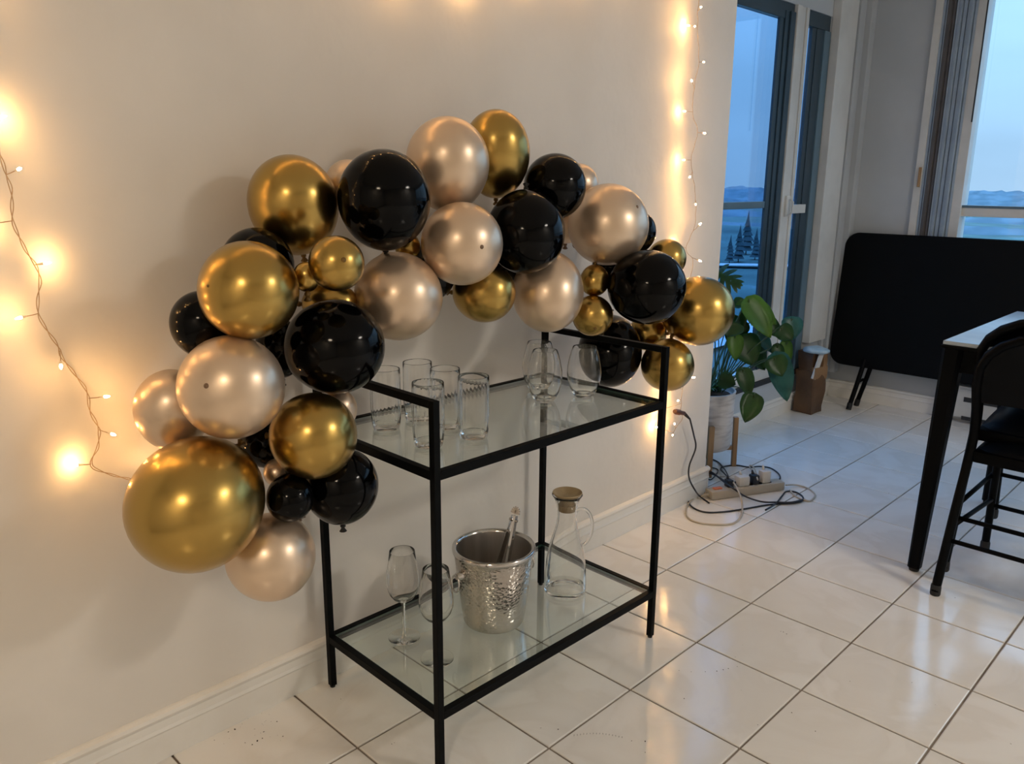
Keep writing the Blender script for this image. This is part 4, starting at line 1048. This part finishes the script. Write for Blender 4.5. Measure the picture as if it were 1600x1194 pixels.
for dy in (0, 1.35):
    for a, b_ in ((Vector((2.921, .075-dy, 0.008)), Vector((3.058, .062-dy, .30))), (Vector((3.035, .079-dy, .008)), Vector((3.068, .020-dy, .30)))):
        bm = bmesh.new(); m_ = a.lerp(b_, .5) + Vector((.006, 0, 0)); tube(bm, [p-LT for p in smooth_path([a, m_, b_], 5)], .0125, 12)
        lg = finish(bm, 'leg', M['chair_black'], ft, True, ang=50)
        bm = bmesh.new(); tube(bm, [a-LT-Vector((0, 0, .008)), a-LT+(b_-a).normalized()*.03], .0145, 12); finish(bm, 'leg_cap', M['rubber'], lg, True, ang=50)
    bm = bmesh.new(); sqbar(bm, Vector((2.985, .069-dy, .145))-LT, Vector((3.045, .058-dy, .155))-LT, .012, .01); finish(bm, 'leg_link', M['chair_black'], ft)

# ------------------------------------------------------------------ dining table
TZ = .76; tx0, ty0 = 1.163, -.858; tx1 = 1.99; ty1 = -1.66
dt = empty('dining_table', (tx0, ty0, 0)); tag(dt, 'dining table with pale shiny top and black legs at the right edge', 'table')
def tb_(name, lo, hi, m, bev=.002, parent=dt):
    bm = bmesh.new(); box(bm, Vector(lo)-Vector((tx0, ty0, 0)), Vector(hi)-Vector((tx0, ty0, 0)), bev); return finish(bm, name, m, parent)
tb_('table_top', (tx0+.004, ty1, TZ-.012), (tx1, ty0-.004, TZ), M['table_sky_tint'])
tb_('top_edge', (tx0, ty1-.004, TZ-.022), (tx1+.004, ty0, TZ-.0125), M['black_metal'])
tb_('apron', (tx0+.03, ty0-.04, TZ-.095), (tx1-.03, ty0-.020, TZ-.022), M['chair_black']); tb_('apron', (tx0+.02, ty1+.03, TZ-.095), (tx0+.04, ty0-.03, TZ-.022), M['chair_black'])
tb_('apron', (tx0+.03, ty1+.02, TZ-.095), (tx1-.03, ty1+.04, TZ-.022), M['chair_black']); tb_('apron', (tx1-.04, ty1+.03, TZ-.095), (tx1-.02, ty0-.03, TZ-.022), M['chair_black'])
for x, y in ((tx0+.032, ty0-.032), (tx1-.032, ty0-.032), (tx0+.032, ty1+.032), (tx1-.032, ty1+.032)):
    bm = bmesh.new(); c0 = Vector((x-tx0, y-ty0, 0)); n = 4
    for k in range(1): 
        prev = None
        for z, hw in ((0.012, .0185), (.35, .023), (TZ-.023, .0285)):
            ch = hw*.35; P_ = [(hw, hw-ch), (hw-ch, hw), (-hw+ch, hw), (-hw, hw-ch), (-hw, -hw+ch), (-hw+ch, -hw), (hw-ch, -hw), (hw, -hw+ch)]
            spl = .022*(1-z/TZ); ox = math.copysign(spl, c0.x-.4); oy = math.copysign(spl, c0.y+.4)
            ring = [bm.verts.new(c0 + Vector((a+ox, b_+oy, z))) for a, b_ in P_]
            if prev:
                for q_ in range(8): bm.faces.new((prev[q_], prev[(q_+1) % 8], ring[(q_+1) % 8], ring[q_]))
            else: bm.faces.new(ring[::-1])
            prev = ring
        bm.faces.new(prev)
    lg = finish(bm, 'leg', M['chair_black'], dt)
    bm = bmesh.new(); lathe(bm, [(0, 0), (.015, 0), (.016, .004), (.016, .013), (0, .013)], 16, c0 + Vector((math.copysign(.022, c0.x-.4), math.copysign(.022, c0.y+.4), 0))); finish(bm, 'foot_pad', M['rubber'], lg, True, ang=40)

# ------------------------------------------------------------------ stacked dining chairs seen from behind
def make_chair(label, loc, rz):
    """origin on the floor between the rear feet, +x the way the chair faces"""
    r_ = empty('dining_chair', loc, rz); tag(r_, label, 'chair', 'black chairs stacked at the table end')
    hw = .215; R0 = .20
    side = [(0, 0.012), (.038, .115), (.092, .265), (.140, .385), (.166, .470), (.150, .560), (.115, .640)]
    L_ = [(x, hw, z) for x, z in side]; arch = []
    for k in range(13):
        a = PI*k/12; zz = .640 + (.178)*math.sin(a)**.8; xx = .115-.065*(zz-.64)/.178
        arch.append((xx, hw*math.cos(a), zz))
    pts = smooth_path(L_[:-1], 5) + [Vector(p) for p in arch] + smooth_path([(x, -hw, z) for x, z in side][::-1][1:], 5)
    bm = bmesh.new(); tube(bm, pts, .0135, 12); bfr = finish(bm, 'back_frame', M['chair_black'], r_, True)
    # back panel: thin curved board filling the arch
    bm = bmesh.new(); rows = []
    for j in range(9):
        zz = .585 + j*(.805-.585)/8
        wv = hw-.008 if zz < .64 else (hw-.008)*math.sqrt(max(0.0, 1-((zz-.64)/.172)**2.6))
        xx = .138-.0*j if zz < .60 else .115-.065*(zz-.64)/.178
        rows.append([bm.verts.new((xx+.016*(1-(k/5)**2), wv*k/5, zz)) for k in range(-5, 6)])
    for A, B in zip(rows, rows[1:]):
        for k in range(10): bm.faces.new((A[k], A[k+1], B[k+1], B[k]))
    bmesh.ops.solidify(bm, geom=bm.faces[:], thickness=.010); finish(bm, 'back_panel', M['vinyl'], r_, True, ang=40)
    # seat: pan and domed cushion
    bm = bmesh.new(); box(bm, (.145, -hw+.008, .395), (.50, hw-.008, .432), .008); finish(bm, 'seat_pan', M['chair_black'], r_, True, ang=40)
    bm = bmesh.new(); rows = []
    for i in range(13):
        row = []
        for j in range(13):
            a, b_ = i/6-1, j/6-1; e_ = (1-abs(a)**3.2)*(1-abs(b_)**3.2)
            row.append(bm.verts.new((.325+.172*a*(1-.04*b_*b_), (hw-.004)*b_*(1-.03*a*a), .430+.048*max(0, e_)**.55)))
        rows.append(row)
    for A, B in zip(rows, rows[1:]):
        for k in range(12): bm.faces.new((A[k], A[k+1], B[k+1], B[k]))
    bv = [bm.verts.new((v.co.x, v.co.y, .4285)) for v in (rows[0][0], rows[0][12], rows[12][12], rows[12][0])]
    bm.faces.new(bv); finish(bm, 'cushion', M['vinyl'], r_, True)
    for s_ in (1, -1):
        bm = bmesh.new(); tube(bm, smooth_path([(.455, s_*(hw-.012), .40), (.462, s_*(hw-.012), .2), (.458, s_*(hw-.014), .012)], 5), .0125, 12); lg = finish(bm, 'front_leg', M['chair_black'], r_, True)
        bm = bmesh.new(); lathe(bm, [(0, 0), (.0135, 0), (.0150, .004), (.0150, .028), (.013, .034), (0, .034)], 14, (.458, s_*(hw-.014), 0)); finish(bm, 'foot_cap', M['rubber'], lg, True, ang=50)
        bm = bmesh.new(); lathe(bm, [(0, 0), (.0135, 0), (.0150, .004), (.0150, .028), (.014, .034), (0, .034)], 14, (.004, s_*hw, 0)); finish(bm, 'foot_cap', M['rubber'], bfr, True, ang=50)
        bm = bmesh.new(); tube(bm, [(.070, s_*(hw-.002), .205), (.46, s_*(hw-.012), .185)], .0075, 8); finish(bm, 'side_stretcher', M['chair_black'], r_, True)
    for p, q in (((.055, -hw+.004, .165), (.055, hw-.004, .165)), ((.460, -hw+.014, .165), (.460, hw-.014, .165))):
        bm = bmesh.new(); tube(bm, [p, q], .0075, 8); finish(bm, 'stretcher', M['chair_black'], r_, True)
    return r_
CH_Y = -.972-.215
c1 = make_chair('black metal chair nearest us at the table end, its arched back in front', (1.044, CH_Y, 0), 0)
c2 = make_chair('black metal chair stacked behind and above the nearer one at the table end', (1.044+.105, CH_Y+.012, .040), 0)
c2.rotation_euler = (0, -.10, 0)
